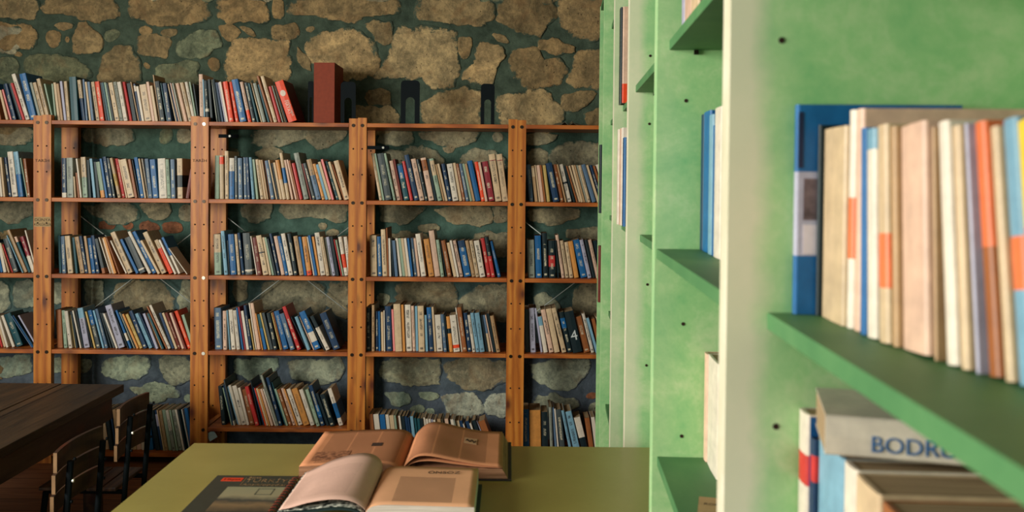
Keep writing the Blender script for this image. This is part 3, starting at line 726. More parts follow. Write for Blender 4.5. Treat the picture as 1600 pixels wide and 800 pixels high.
row(3, 5, 570, 630, 7.27, "85 44 45 125 u;132 74 82 125 w T;212 60 165 130 b;275 42 228 130 w;322 50 275 138 c T;375 22 328 140 v;400 26 345 150 u;430 24 378 145 w;458 38 410 150 k T;498 32 445 150 n;533 22 480 165 n;558 36 512 150 l;598 32 550 170 e;633 32 590 175 e;668 34 622 175 k;705 34 650 165 w;742 26 690 180 w;770 26 722 180 w;800 20 750 185 i;824 26 775 190 w;868 40 820 180 t;912 22 852 180 g;960 40 905 178 p;1004 30 935 200 k;1040 34 970 185 w;1080 16 1005 190 g;1106 40 1030 200 c;1150 36 1070 200 n;1200 28 1100 240 w;1235 42 1138 205 n;1290 34 1175 230 w;1340 46 1212 195 k;1395 22 1245 200 i;1420 90 1275 200 u")
row(4, 5, 810, 620, 10, "70 100 65 200 b;182 178 172 210 a;372 96 360 240 k;500 46 475 165 g;556 52 503 170 s;616 26 555 190 w;650 90 575 200 d;760 96 620 215 l;875 112 720 230 l T;1010 104 865 320 k /w:.45-1;1120 76 1035 330 u;1210 56 1135 320 w;1275 56 1190 320 g;1340 60 1260 310 c;1410 50 1340 300 n;1470 70 1400 300 w")

ROWN = {1: 'top row', 2: 'second row', 3: 'third row', 4: 'fourth row', 5: 'bottom row'}
BAYN = ['leftmost bay', 'second bay', 'middle bay', 'fourth bay', 'rightmost bay']
LEV = {1: Z1, 2: Z2, 3: Z3, 4: Z4}
book_recs = []
prev_right = {}
SPY = {}
ALLB = []
NSINGLE = 256
rb = random.Random(11)
for (u, lv, ox, oy, s, data) in ROWS:
    z0 = LEV[lv] if lv < 5 else Z5[u]
    if lv == 1: lo, hi = -9, 9
    else: lo, hi = SE[u] + (PW - .012), SE[u + 1] - (PW - .012)
    if lv == 1 and u > 0: last = prev_right.get(lv)
    else: last = None
    recs = []
    for ent in data.split(';'):
        q = ent.split()
        xb, w_, xt, yt = map(float, q[:4]); col = q[4]; band = None; T = None
        for e in q[5:]:
            if e == 'T': T = True
            elif e[0] == '/':
                cc, rg = e[1:].split(':'); a_, b_ = rg.split('-'); band = (cc, float(a_), float(b_))
        Yb = YF + 0.0365 + rb.uniform(-.0055, .012)
        pt = atY(ox + xt / s, oy + yt / s, Yb)
        pb = atY(ox + xb / s, oy + yt / s, Yb)       # x of the foot, read at the top's row
        # x at the foot must be read at the foot's row: correct for the camera's small roll
        k_ = (z0 - EYE) / Yb
        pyb = CYP + F * (-k_) * 1.0
        for _ in range(3):
            tmp = atY(ox + xb / s, pyb, Yb); pyb += (tmp.z - z0) * F / Yb
        pb = atY(ox + xb / s, pyb, Yb)
        wx = w_ / s * Yb / F
        vh = pt.z - z0
        lean = (pt.x - pb.x) / vh                    # + = to the right
        recs.append([pb.x, wx, lean, vh, col, band, T, Yb])
    # keep neighbours apart
    out = []
    for r_ in recs:
        x, wx, lean, vh = r_[:4]
        x = max(x, lo + max(0, -lean * vh) * 0 )
        if last:
            lx, lw, ll, lh = last
            hm = min(vh, lh)
            need = max(lx + lw, lx + lw + (ll - lean) * hm) + 0.0006
            if need > x:
                cut = need - x; wx2 = wx - cut; x = need
                wx = max(wx2, min(wx, 0.0062))
        # stay inside the bay
        if lv > 1:
            lf = x + min(0, lean * vh)
            if lf < lo: x += lo - lf
            rt = x + wx + max(0, lean * vh)
            if rt > hi:
                if x > hi - .006: continue
                wx = min(wx, hi - x - max(0, lean * vh))
                if wx < .004: continue
        last = (x, wx, lean, vh); r_[0] = x; r_[1] = wx
        out.append(r_)
    prev_right[lv] = last
    if True:
        for i, r_ in enumerate(out): ALLB.append((u, lv, z0, i, tuple(r_)))
ALLB_AREA = []
def vis_area(B):
    u, lv, z0, i, (x, wx, lean, vh, col, band, T, Yb) = B
    px = CXP + F * (x + wx / 2 + lean * vh / 2) / Yb
    if px < 2: return 0
    if px > 933: return 0
    a_ = wx * vh
    pz = EYE - (z0 + vh / 2)
    if lv == 5 and u == 1 and px < 235: a_ *= .12 if px > 190 else .05
    if lv == 5 and u == 0: a_ = 0
    if lv == 5 and u == 3: a_ *= .35
    return a_
ranked = sorted(range(len(ALLB)), key=lambda k: -vis_area(ALLB[k]))
SINGLE = set(ranked[:NSINGLE]); SINGLE = {k for k in SINGLE if vis_area(ALLB[k]) > 0}
rest = BM(); rlay = rest.verts.layers.float_color.new('stone_col')
for kk, (u, lv, z0, i, r_) in enumerate(ALLB):
    x, wx, lean, vh, col, band, T, Yb = r_
    th = math.atan(lean); w = wx * math.cos(th); h = (vh - abs(w * math.sin(th)) * .5) / math.cos(th)
    d = min(0.20, max(0.10, h * rb.uniform(.58, .68)))
    if kk not in SINGLE:
        MM = Matrix.Translation((x, Yb, z0 + 0.0004 + (w * math.sin(th) if th > 0 else 0))) @ Matrix.Rotation(th, 4, 'Y')
        n0 = len(rest.verts)
        zc = [0.0, h]
        if band: zc = sorted({0.0, max(0, band[1]) * h, min(1, band[2]) * h, h})
        for za, zb in zip(zc, zc[1:]):
            if zb - za < 1e-4: continue
            mid = (za + zb) / 2 / h; cc = PAL[band[0]][1] if band and band[1] < mid < band[2] else PAL[col][1]
            t = min(.0012, w * .2); v0 = len(rest.verts)
            prism(rest, [(0, d), (0, .002), (.001, 0), (w - .001, 0), (w, .002), (w, d), (w - t, d), (w - t, .004), (t, .004), (t, d)], za, zb, 'Z')
            rest.verts.ensure_lookup_table()
            for v in rest.verts[v0:]: v[rlay] = (*lin(cc), 1); v.co = MM @ v.co
        v0 = len(rest.verts); box(rest, t * 1.02, w - t * 1.02, .0042, d - .001, .001, h - .001, 1)
        rest.verts.ensure_lookup_table()
        for v in rest.verts[v0:]: v[rlay] = (.4, .3, .2, 1); v.co = MM @ v.co
        continue
    if True:
        bk = make_book(w, h, d, col, band, T)
        bk.rotation_euler = (0, th, 0)
        bk.location = (x, Yb, z0 + 0.0004 + (w * math.sin(th) if th > 0 else 0))
        book_recs.append(dict(o=bk, u=u, lv=lv, col=col, band=band, T=T, w=w, h=h, th=th, i=i))

t_ = NT('plain_book_cover', .45, .3)
t_.color(t_.n('ShaderNodeAttribute', attribute_type='GEOMETRY', attribute_name='stone_col').outputs['Color'])
ro = link('slim_books', rest, [t_.m, M_pages])
tag(ro, 'remaining slim and half hidden books filling out the rows on the pine shelving', 'books', None, 'stuff')
ORD = ['first', 'second', 'third', 'fourth', 'fifth', 'sixth', 'seventh', 'eighth', 'ninth', 'tenth', 'eleventh', 'twelfth', 'thirteenth', 'fourteenth', 'fifteenth']
for u in range(5):
    for lv in range(1, 6):
        full = [r_ for (u_, lv_, z_, i_, r_) in ALLB if u_ == u and lv_ == lv]     # every book of this board, in order
        mine = {r_['i']: r_ for r_ in book_recs if r_['u'] == u and r_['lv'] == lv}
        if not mine: continue
        where = f"{ROWN[lv]} of {BAYN[u]}"
        labs = []; n = len(full)
        wpx = lambda r_: CXP + F * (r_[0] + r_[1] / 2 + r_[2] * r_[3] / 2) / r_[7]
        vis = [k for k in range(n) if 2 <= wpx(full[k]) <= 933]
        for k in range(n):
            r_ = full[k]; c = PAL[r_[4]][0]; w = r_[1] * math.cos(math.atan(r_[2]))
            adj = 'thick' if w > .034 else ('tall' if r_[3] > .232 else ('slim' if w < .0135 else ''))
            band = f" with {PAL[r_[5][0]][0]} panel" if r_[5] else ''
            L = PAL[full[k - 1][4]][0] if k and (k - 1) in vis else None; Rr = PAL[full[k + 1][4]][0] if k < n - 1 and (k + 1) in vis else None
            if L and Rr: pos = f"between {L} and {Rr} ones"
            elif Rr: pos = f"leftmost, beside a {Rr} one"
            else: pos = f"rightmost, beside a {L} one"
            labs.append(f"{adj + ' ' if adj else ''}{c} book{band} {pos}, {where}")
        seen = {}
        for k in vis:
            c = PAL[full[k][4]][0]; seen[c] = seen.get(c, 0) + 1
            if k not in mine: continue
            lb = labs[k]
            if labs.count(lb) > 1 or len(lb.split()) > 16:
                lb = f"{ORD[seen[c] - 1]} {c} book from the left, {where}"
            tag(mine[k]['o'], lb, 'book', f"books on the {ROWN[lv]} of the {BAYN[u]}")

# the "4" on a black spine, fourth row of the rightmost bay
for r_ in book_recs:
    if r_['u'] == 4 and r_['lv'] == 4 and r_['col'] == 'k' and r_['w'] > .035:
        M_white = mat_plain('pale_print', (190, 196, 196), 0.6)
        M4 = Matrix.Translation((r_['w'] * .5, -.0009, r_['h'] * .30)) @ Mxz
        text_obj('spine_number', '4', r_['h'] * .34, M4, M_white, r_['o'], .0002, 'CENTER', 1.0)
        r_['o']['label'] = 'thick black book with large white 4 on its spine, fourth row'
        break

# ------------------------------------------------------------------ things on top of the pine shelving
def px_top(px): return atY(px, 190, YF + .05).x
# leaning red encyclopedia with white emblem
M_redcloth = mat_plain('red_cloth_binding', (222, 58, 44), 0.5)
M_white_print = mat_plain('white_print', (225, 205, 190), 0.6)
a = atY(450.5, 188, YF + .04); tp = atY(428.5, 128, YF + .04)
th = math.atan((tp.x - a.x) / (tp.z - Z1)); w = .0435; h = (tp.z - Z1) / math.cos(th) - .003
rv = make_book(w, h, .19, 'o', None, False, 'encyclopedia_volume', True)
lx, lw, ll, lh = prev_right[1]
lean_ = math.tan(th); a.x = max(a.x, lx + lw + max(0, (ll - lean_) * min(lh, h)) + .001)
rv.rotation_euler = (0, th, 0); rv.location = (a.x, YF + .04, Z1 + .0004)
tag(rv, 'thick bright red volume with white round emblem leaning beside brown box file', 'book')
e = BM(); box(e, w, w + .0008, .006, .188, .002, h - .002); link('side_board', e, mat_plain('maroon_side_board', (86, 34, 28), .6), rv)
e = BM()
prism(e, [(w * .5 + .0135 * math.cos(t_), h * .70 + .0155 * math.sin(t_)) for t_ in [2 * math.pi * i / 18 for i in range(18)]], -.0008, .0006, 'Y')
link('emblem', e, M_white_print, rv)
text_obj('spine_title', 'HAYAT', .022, Matrix.Translation((w * .36, -.0008, h * .52)) @ Mxz @ Matrix.Rotation(R(-90), 4, 'Z'), M_white_print, rv, .0002)
text_obj('spine_title', 'ANS\u0130KLOPED\u0130', .013, Matrix.Translation((w * .66, -.0008, h * .52)) @ Mxz @ Matrix.Rotation(R(-90), 4, 'Z'), M_white_print, rv, .0002)
for r_ in book_recs: pass
# brown box file
M_boxfile = mat_plain('rust_brown_boxfile', (128, 52, 30), 0.7, 0, .1, 60)
q0 = atY(490, 188, YF + .03); q1 = atY(523, 98, YF + .03)
bf = empty('box_file', (q0.x, YF + .03, Z1 + .0003)); bw_ = q1.x - q0.x; bh_ = q1.z - Z1
tag(bf, 'tall rust brown slipcase standing on top between black bookends', 'box file')
b = BM(); box(b, 0, bw_, 0, .004, 0, bh_, 0, .001); box(b, 0, .003, .004, .22, 0, bh_); box(b, bw_ - .003, bw_, .004, .22, 0, bh_); box(b, .003, bw_ - .003, .004, .22, bh_ - .003, bh_); box(b, .003, bw_ - .003, .004, .22, 0, .003)
link('case', b, M_boxfile, bf)
b = BM(); box(b, .004, bw_ - .004, .006, .218, .004, bh_ - .005); link('page_block', b, M_pages, bf)
def bookend(pxa, pxb, pyt, label, edge=False):
    A = atY(pxa, 190, YF + .06); B = atY(pxb, pyt, YF + .06)
    w = B.x - A.x; h = B.z - Z1
    root = empty('bookend', (A.x, YF + .06, Z1 + .0004)); tag(root, label, 'bookend', 'black metal bookends on top of the shelving')
    b = BM()
    r = min(.018, w * .3); hw = w * .24; hh = h * .62
    out = [(0, 0), (0, h - r)] + [(r - r * math.cos(t_), h - r + r * math.sin(t_)) for t_ in [math.pi / 8 * i for i in range(1, 4)]] + [(r, h), (w - r, h)] + [(w - r + r * math.sin(t_), h - r + r * math.cos(t_)) for t_ in [math.pi / 8 * i for i in range(1, 4)]] + [(w, h - r), (w, 0)]
    c = w / 2
    inn = [(c + hw, 0.004), (c + hw, hh - hw)] + [(c + hw * math.cos(t_), hh - hw + hw * math.sin(t_)) for t_ in [math.pi / 8 * i for i in range(1, 8)]] + [(c - hw, hh - hw), (c - hw, 0.004)]
    pts = out + inn
    # plate with arched window: outline runs up the outside, back round the arch
    prism(b, pts, 0, .0016, 'Y')
    link('upright_plate', b, M_dark_metal, root)
    b = BM(); box(b, 0, w, .0016, .10, 0, .0016); link('base_plate', b, M_dark_metal, root)
    return root
be = bookend(481, 490, 127, 'black metal bookend, mostly hidden, left of the rust brown slipcase')
bookend(532, 556, 128, 'black metal bookend with arched opening right beside the rust brown slipcase')
bookend(626, 656, 126, 'larger black arched bookend standing alone left of centre on fourth bay')
bookend(751, 773, 131, 'narrow black arched bookend standing alone near the right pillar top')
# loose grey sheet lying at the far right of the top
M_cloth = mat_plain('crumpled_grey_paper', (104, 100, 82), .9)
b = BM(); A = atY(856, 194, YF + .12)
nx, ny = 10, 6
gv = [[b.verts.new((i * .021, j * .03, .004 + .026 * (1 - abs(i - 4.5) / 5) * abs(noise.noise(Vector((i * .6, j * .7, 2)))) * 2.0)) for j in range(ny)] for i in range(nx)]
for i in range(nx - 1):
    for j in range(ny - 1): b.faces.new((gv[i][j], gv[i + 1][j], gv[i + 1][j + 1], gv[i][j + 1]))
pp = link('crumpled_paper', b, M_cloth); pp.location = (A.x, YF + .10, Z1)
md = pp.modifiers.new('thickness', 'SOLIDIFY'); md.thickness = .0015; md.offset = 1
tag(pp, 'crumpled grey sheet lying on the top board next to the green bookcases', 'paper')
# paper tag hanging under the middle bay
b = BM(); A = atY(333, 679, YF + .03)
box(b, -.022, .022, 0, .0008, -.020, .020)
pt_ = link('hanging_price_tag', b, mat_plain('pale_tag_card', (140, 156, 160), .7)); pt_.location = (A.x, YF - .0022 + .012, A.z); pt_.rotation_euler = (0, R(-32), 0)
tag(pt_, 'pale paper tag tilted under the bottom board of the middle bay', 'tag')

# ------------------------------------------------------------------ green bookcases
TH = math.atan(0.0526)
GA = Vector((math.sin(TH), math.cos(TH), 0)); GB = Vector((math.cos(TH), -math.sin(TH), 0))
GX0 = 0.185
def gfront(Y): return Vector((GX0 + 0.0526 * Y, Y, 0))
GP = [0.295, 0.930, 1.608, 2.234, 2.805, 3.434, 3.745]       # near faces of the dividers
GH, GD, GT = 2.19, 0.42, 0.018
g_lab = ['green bookcase nearest the camera, filling the right edge of the photo',
         'second green bookcase from the camera, with open bay of blue spines',
         'third green bookcase from the camera, the table end pushed into it',
         'fourth green bookcase from the camera, holding a tall black album',
         'fifth green bookcase from the camera, seen as a narrow strip',
         'farthest green bookcase, shorter, right against the pine shelving']
# shelf heights (top surfaces) and recess of the front edge per bookcase
g_sh = [[(EYE + .63, .03), (EYE + .26, .03), (EYE - .137, .044), (EYE - .507, .04)],
        [(EYE + .63, .03), (EYE + .2665, .023), (EYE - .1205, .004), (EYE - .509, .010)],
        [(EYE + .63, .03), (EYE + .254, .0185), (EYE - .131, .034)],
        [(EYE + .63, .03), (EYE + .2525, .030), (EYE - .130, .030), (EYE - .507, .048), (EYE - .88, .03)],
        [(EYE + .63, .03), (EYE + .25, .030), (EYE - .126, .030), (EYE - .507, .03), (EYE - .879, .022)],
        [(EYE + .63, .03), (EYE + .25, .030), (EYE - .126, .030), (EYE - .507, .03), (EYE - .879, .022)]]
FRONT_PALE = [.5, .85, .12, .7, .45, .05, .05]  # strength of the pale front band on each divider
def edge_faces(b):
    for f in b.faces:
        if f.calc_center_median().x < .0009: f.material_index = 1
cases = []
for k in range(6):
    y0, y1 = GP[k] + (GT + .0005), GP[k + 1] + GT     # bookcase runs from its near side panel to its far side panel
    o = gfront(y0)
    root = empty('green_bookcase', o, -TH)
    tag(root, g_lab[k], 'bookcase', 'green bookcases along the right side')
    L = (y1 - y0) / math.cos(TH)
    H = GH if k < 5 else 2.175
    b = BM(); box(b, 0, GD, 0, GT, 0, H, 0, .0012); edge_faces(b); sp_ = link('side_panel', b, [M_green, M_edge if FRONT_PALE[k] > .4 else M_green], root); sp_['front_pale'] = FRONT_PALE[k]
    b_far = BM(); box(b_far, 0, GD, L - GT, L - .0008, 0, H, 0, .0012); edge_faces(b_far)
    b = BM(); box(b, GD - .006, GD, GT + .0002, L - GT - .0002, 0.0, H); link('back_panel', b, M_green, root)
    b = BM(); box(b, 0.002, GD - .0065, GT + .0002, L - GT - .0002, H - GT, H, 0, .001); link('top_board', b, M_green_shelf, root)
    for (z, rc) in g_sh[k]:
        b = BM(); box(b, rc, GD - .0065, GT + .0004, L - GT - .0004, z - .018, z, 0, .001); link('shelf', b, M_green_shelf, root)
        for yy in (GT + .001, L - GT - .001 - .006):
            b = BM(); box(b, rc + .045, rc + .053, yy, yy + .006, z - .0265, z - .0185); link('shelf_pin', b, M_bolt, root)
    if k >= 3:
        b = BM(); box(b, 0.01, GD - .0065, GT + .0004, L - GT - .0004, .06, .078); link('bottom_shelf', b, M_green_shelf, root)
    # spare peg holes
    b = b_far
    for z in (EYE + .155, EYE + .33, EYE + .06 - .32, EYE - .47):
        c = [(.055 + .0035 * math.cos(t_), z + .0035 * math.sin(t_)) for t_ in [math.pi / 4 * i for i in range(8)]]
        prism(b, c, L - GT - .0008, L - GT + .0002, 'Y', 2)
    sp_ = link('side_panel', b_far, [M_green, M_edge if FRONT_PALE[k + 1] > .4 else M_green, M_hole], root); sp_['front_pale'] = FRONT_PALE[k + 1]
    root['L'] = L
    cases.append(root)

def g_spine_y(px, k, inset):
    """Y at which the ray column px meets the plane of spines standing 'inset' behind the front of the bookcases"""
    m = ray(px, 500); sl = m.x / m.y
    # x = GX0 + .0526*Y + inset ; x = sl*Y
    return (GX0 + inset) / (sl - 0.0526)
g_books = {}
def g_row(k, zi, inset, entries, where):
    """entries: px_near_edge, height, lean_deg, colour, band, inset2, depth (far edge = previous near edge)"""
    z = g_sh[k][zi][0]; root = cases[k]
    limf = GP[k + 1] - .0012; recs = []
    yfar = limf; pl = 0.0; ph = .2
    for e in entries:
        px, h, ln, col, band, ins2, d = e[:7]
        yfar -= min(h, ph) * max(0.0, math.tan(R(ln)) - math.tan(R(pl))) + .0004; pl = ln; ph = h
        name = 'book'
        if isinstance(px, float) and px < 5: thick = px
        else: thick = yfar - g_spine_y(px, k, ins2)
        if thick < .004: thick = .004
        if yfar - thick < GP[k] + GT * 2 + .004: break
        P0 = gfront(yfar) + GB * ins2
        th = -R(ln)
        w = thick * math.cos(th)
        bk = make_book(w, h, d, col, band, e[7] if len(e) > 7 else None)
        bk.rotation_euler = (0, th, R(-90) - TH)
        bk.location = (P0.x, P0.y, z + .0005)
        if recs and False: pass
        recs.append(dict(o=bk, col=col, band=band, w=w, h=h)); yfar = yfar - thick - .0006 - (e[8] if len(e) > 8 else 0)
    for i, r_ in enumerate(recs):
        c = PAL[r_['col']][0]
        bt = f" with {PAL[r_['band'][0]][0]} panel" if r_['band'] else ''
        if i == 0: pos = 'against the far side panel'
        elif i == len(recs) - 1: pos = f"nearest the camera, before a {PAL[recs[i-1]['col']][0]} one"
        else: pos = f"between {PAL[recs[i-1]['col']][0]} and {PAL[recs[i+1]['col']][0]} ones"
        r_['lab'] = f"{c} book{bt} {pos}, {where}"
    cnt = {}
    for r_ in recs: cnt[r_['lab']] = cnt.get(r_['lab'], 0) + 1
    ordn = ['first', 'second', 'third', 'fourth', 'fifth', 'sixth', 'seventh', 'eighth', 'ninth']
    seen = {}
    for r_ in recs:
        c = PAL[r_['col']][0]; seen[c] = seen.get(c, 0) + 1
        if cnt[r_['lab']] > 1 or len(r_['lab'].split()) > 16: r_['lab'] = f"{ordn[seen[c]-1]} {c} book from the far end, {where}"
        tag(r_['o'], r_['lab'], 'book', 'books, ' + where)
    return recs, yfar

I = .098
near_mid, _ = g_row(0, 2, I, [
    (.011, .222, 0, 'b', ('i', .28, .68), .069, .17, False), (.007, .200, 0, 'k', None, .090, .13), (1312, .195, 0, 'c', None, .094, .13, False),
    (1325, .209, 0, 'w', ('z', .32, .60), .097, .15, False), (1337, .209, 0, 'p', None, .099, .15, False), (1347, .190, 2, 'b', None, .098, .13, False),
    (1362, .188, 3, 'l', ('w', 0, .9), .098, .13, False), (1382, .190, 4, 'c', ('z', .25, .5), .100, .13, False), (1397, .188, 4, 't', None, .104, .13, False),
    (1442, .187, 4, 'p', None, .108, .13, False), (1450, .184, 4, 't', None, .114, .13, False), (1486, .188, 7, 'w', None, .116, .13, False),
    (1506, .184, 7, 'c', None, .120, .13, False), (1522, .186, 8, 'i', None, .124, .13, False), (1552, .186, 9, 'z', ('u', .0, .5), .128, .13, False),
    (1574, .182, 9, 'c', None, .132, .13, False), (1604, .186, 9, 'l', ('z', .35, .55), .135, .13, False), (1650, .184, 9, 'q', ('z', .3, .6), .135, .13, False),
    (.024, .186, 9, 'w', None, .135, .13), (.022, .186, 9, 'u', None, .135, .13), (.02, .186, 9, 'c', None, .135, .13)],
    'middle shelf of the nearest green bookcase')
# cover photograph and pale square on the blue book's front
M_coverphoto = mat_plain('cover_photograph', (104, 88, 92), .5, 0, .5, 60)
bb = near_mid[0]['o']; wv = near_mid[0]['w']
b = BM(); box(b, wv, wv + .0006, .008, .031, .100, .144); link('cover_picture', b, M_coverphoto, bb)
b = BM(); box(b, wv, wv + .0006, .008, .031, .064, .095); link('cover_square', b, mat_plain('pale_cover_print', (206, 196, 204), .5), bb)
b = BM(); box(b, wv, wv + .0006, .002, .007, .155, .214); link('cover_stripe', b, mat_plain('navy_cover_print', (24, 34, 64), .5), bb)
bb['label'] = 'tall blue picture book standing against the divider of the nearest green bookcase'

near_low, yl = g_row(0, 3, .09, [
    (.030, .268, 0, 'w', ('r', .72, .84), .078, .18, False), (.012, .246, 0, 'n', ('r', .82, .93), .082, .16, False), (1316, .250, 0, 'l', None, .086, .16, False),
    (1336, .250, 0, 'w', None, .087, .16, False), (1372, .248, 0, 'c', None, .087, .17, False), (.050, .244, 0, 'u', None, .090, .19, False), (.034, .240, 0, 'q', None, .092, .19, False),
    (.03, .22, 0, 'c', None, .09, .15), (.03, .2, 0, 'k', None, .09, .15), (.03, .21, 0, 'w', None, .09, .15)],
    'lower shelf of the nearest green bookcase')
# the blue front board of the first one
b = BM(); w0 = near_low[0]['w']; box(b, w0, w0 + .0008, .004, .176, .002, .266); link('front_board', b, mat_plain('deep_blue_board', (20, 78, 134), .45), near_low[0]['o'])
near_low[0]['o']['label'] = 'tall white-spined book with blue front board, at divider of nearest bookcase'
# book lying flat on the row, its spine to the camera
zt = g_sh[0][3][0] + .2515
ly = make_book(.037, .23, .115, 'w', None, False, 'book', False)
# long side along x, spine faces -y : rotate so that z -> x
Pp = Vector((.292, .812, zt))
ly.rotation_euler = (0, R(90), R(-15))
ly.location = (Pp.x, Pp.y - .022, zt + .0445)
tag(ly, 'white book lettered in blue lying flat on the lower row of the nearest bookcase', 'book')
M_blueprint = mat_plain('blue_print', (46, 92, 140), .6)
# local z runs to +x, local x runs down
text_obj('spine_title', 'BODRUM', .021, Matrix.Translation((.030, -.0004, .038)) @ Matrix(((0, -1, 0, 0), (0, 0, -1, 0), (1, 0, 0, 0), (0, 0, 0, 1))), M_blueprint, ly, .0003)
ly2_done = True

g_row(1, 2, .08, [(.030, .248, 0, 'n', None, .082, .15, False), (1104, .250, 0, 'b', None, .082, .15, False), (1108, .240, 0, 'l', None, .08, .15, False), (1113, .22, 0, 'b', None, .08, .15, False),
    (1121, .246, 0, 'w', None, .078, .15, False), (1127, .246, 0, 'w', None, .078, .15, False), (1136, .242, 0, 'p', None, .08, .15), (1148, .24, 0, 'w', None, .08, .15), (.03, .22, 0, 'c', None, .08, .15), (.03, .22, 0, 's', None, .08, .15)],
    'middle shelf of the second green bookcase')
g_row(1, 3, .096, [(1104, .198, 0, 'p', None, .094, .13, False), (1121, .200, 0, 'w', None, .096, .13, False), (1130, .196, 0, 'c', None, .098, .13), (.03, .2, 0, 't', None, .1, .13), (.03, .2, 0, 'w', None, .1, .13)],
    'lower shelf of the second green bookcase')
# upper shelf, standing away from the panel
ytmp = GP[2]
_g = GP[2]; GP[2] = 1.49
g_row(1, 1, .026, [(1062, .19, 2, 'i', None, .026, .13, False), (1072, .19, 3, 'p', None, .026, .13, False), (1083, .19, 2, 'c', None, .026, .13, False), (1088, .19, 0, 'k', None, .03, .13), (1098, .19, 0, 'y', None, .03, .13), (.03, .2, 0, 'c', None, .03, .13), (.03, .2, 0, 'e', None, .03, .13), (.03, .2, 0, 'w', None, .03, .13)],
    'upper shelf of the second green bookcase')
GP[2] = _g
# tall album and magazines in the fourth bookcase, a few more tall volumes beyond
def g_single(k, Y, z, inset, w, h, d, col, label, band=None, ln=0, name='book'):
    P0 = gfront(Y) + GB * inset
    bk = make_book(w, h, d, col, band, False, name, True)
    bk.rotation_euler = (0, -R(ln), R(-90) - TH); bk.location = (P0.x, P0.y, z + .0005)
    tag(bk, label, 'book'); return bk
z = g_sh[3][1][0]
g_single(3, 2.79, z, .014, .055, .304, .24, 'k', 'tall black album on the upper shelf of the fourth green bookcase', name='album')
g_single(3, 2.72, z, .020, .012, .300, .22, 'p', 'slim pale pink volume beside the tall black album, fourth green bookcase', ('o', 0, .2))
z = g_sh[3][2][0]
for i_, (w_, c_, ins_) in enumerate(((.05, 'w', .012), (.045, 'p', .016), (.03, 'w', .018), (.03, 'n', .02), (.03, 'b', .02))):
    g_single(3, 2.80 - sum((.051, .046, .031, .031, .031)[:i_]), z, ins_, w_, .303 if c_ in 'wp' else .27, .22, c_,
             f"{['first thick white', 'pale pink', 'slimmer white', 'navy', 'blue'][i_]} magazine volume from the far panel, middle shelf, fourth green bookcase")
g_single(5, 3.725, g_sh[5][2][0], -.0, .07, .29, .22, 'k', 'dark tall volume in the farthest green bookcase, beside the pine shelving')
g_single(5, 3.725, g_sh[5][3][0], -.0, .05, .24, .22, 'm', 'maroon volume on the lower shelf of the farthest green bookcase')
# brown card label on the lower shelf of the second bookcase
zc = g_sh[1][3][0]
pa = atZ(1081, 778, zc); 
b = BM(); box(b, 0, .05, -.035, .035, .0004, .0012)
lc = link('card_label', b, M_paper_tag, None); lc.location = (pa.x + .004, pa.y - .03, zc); lc.rotation_euler = (0, 0, -.25)
tag(lc, 'brown card label lying on the lower shelf of the second green bookcase', 'card')
Mi = Matrix.Translation((.008, .0, .0013))
text_obj('handwriting', 'ROMAN', .012, Mi, M_ink, lc, .0001)

M_laminate.node_tree.nodes['Principled BSDF'].inputs['Roughness'].default_value = 0.3
M_laminate.node_tree.nodes['Principled BSDF'].inputs['Specular IOR Level'].default_value = 0.6
# ------------------------------------------------------------------ mustard table
TZ = 0.76
tx0 = atZ(300, 695, TZ).x; ty1 = atZ(600, 695, TZ).y; ty0 = GP[2] + 2 * GT + .012
tx1 = gfront(1.9).x + .075
tb = empty('reading_table', ((tx0 + tx1) / 2, (ty0 + ty1) / 2, 0))
tag(tb, 'mustard laminate table carrying the open books, its end against the green bookcases', 'table')
hx, hy = (tx1 - tx0) / 2, (ty1 - ty0) / 2
b = BM(); box(b, -hx, hx, -hy, hy, TZ - .022, TZ, 0, .0012); link('table_top', b, M_laminate, tb)
M_tmetal = mat_plain('dark_green_steel', (24, 54, 48), .4, .3)
ex = hx - .12
b = BM(); box(b, -hx + .05, ex, -hy + .04, -hy + .06, TZ - .082, TZ - .0222); box(b, -hx + .05, ex, hy - .06, hy - .04, TZ - .082, TZ - .0222)
box(b, -hx + .05, -hx + .07, -hy + .06, hy - .06, TZ - .082, TZ - .0222); box(b, ex - .02, ex, -hy + .06, hy - .06, TZ - .082, TZ - .0222); link('apron', b, M_tmetal, tb)
for (x_, y_) in ((-hx + .05, -hy + .04), (ex - .035, -hy + .04), (-hx + .05, hy - .075), (ex - .035, hy - .075)):
    b = BM(); box(b, x_, x_ + .035, y_, y_ + .035, 0, TZ - .0225, 0, .003); link('leg', b, M_tmetal, tb)

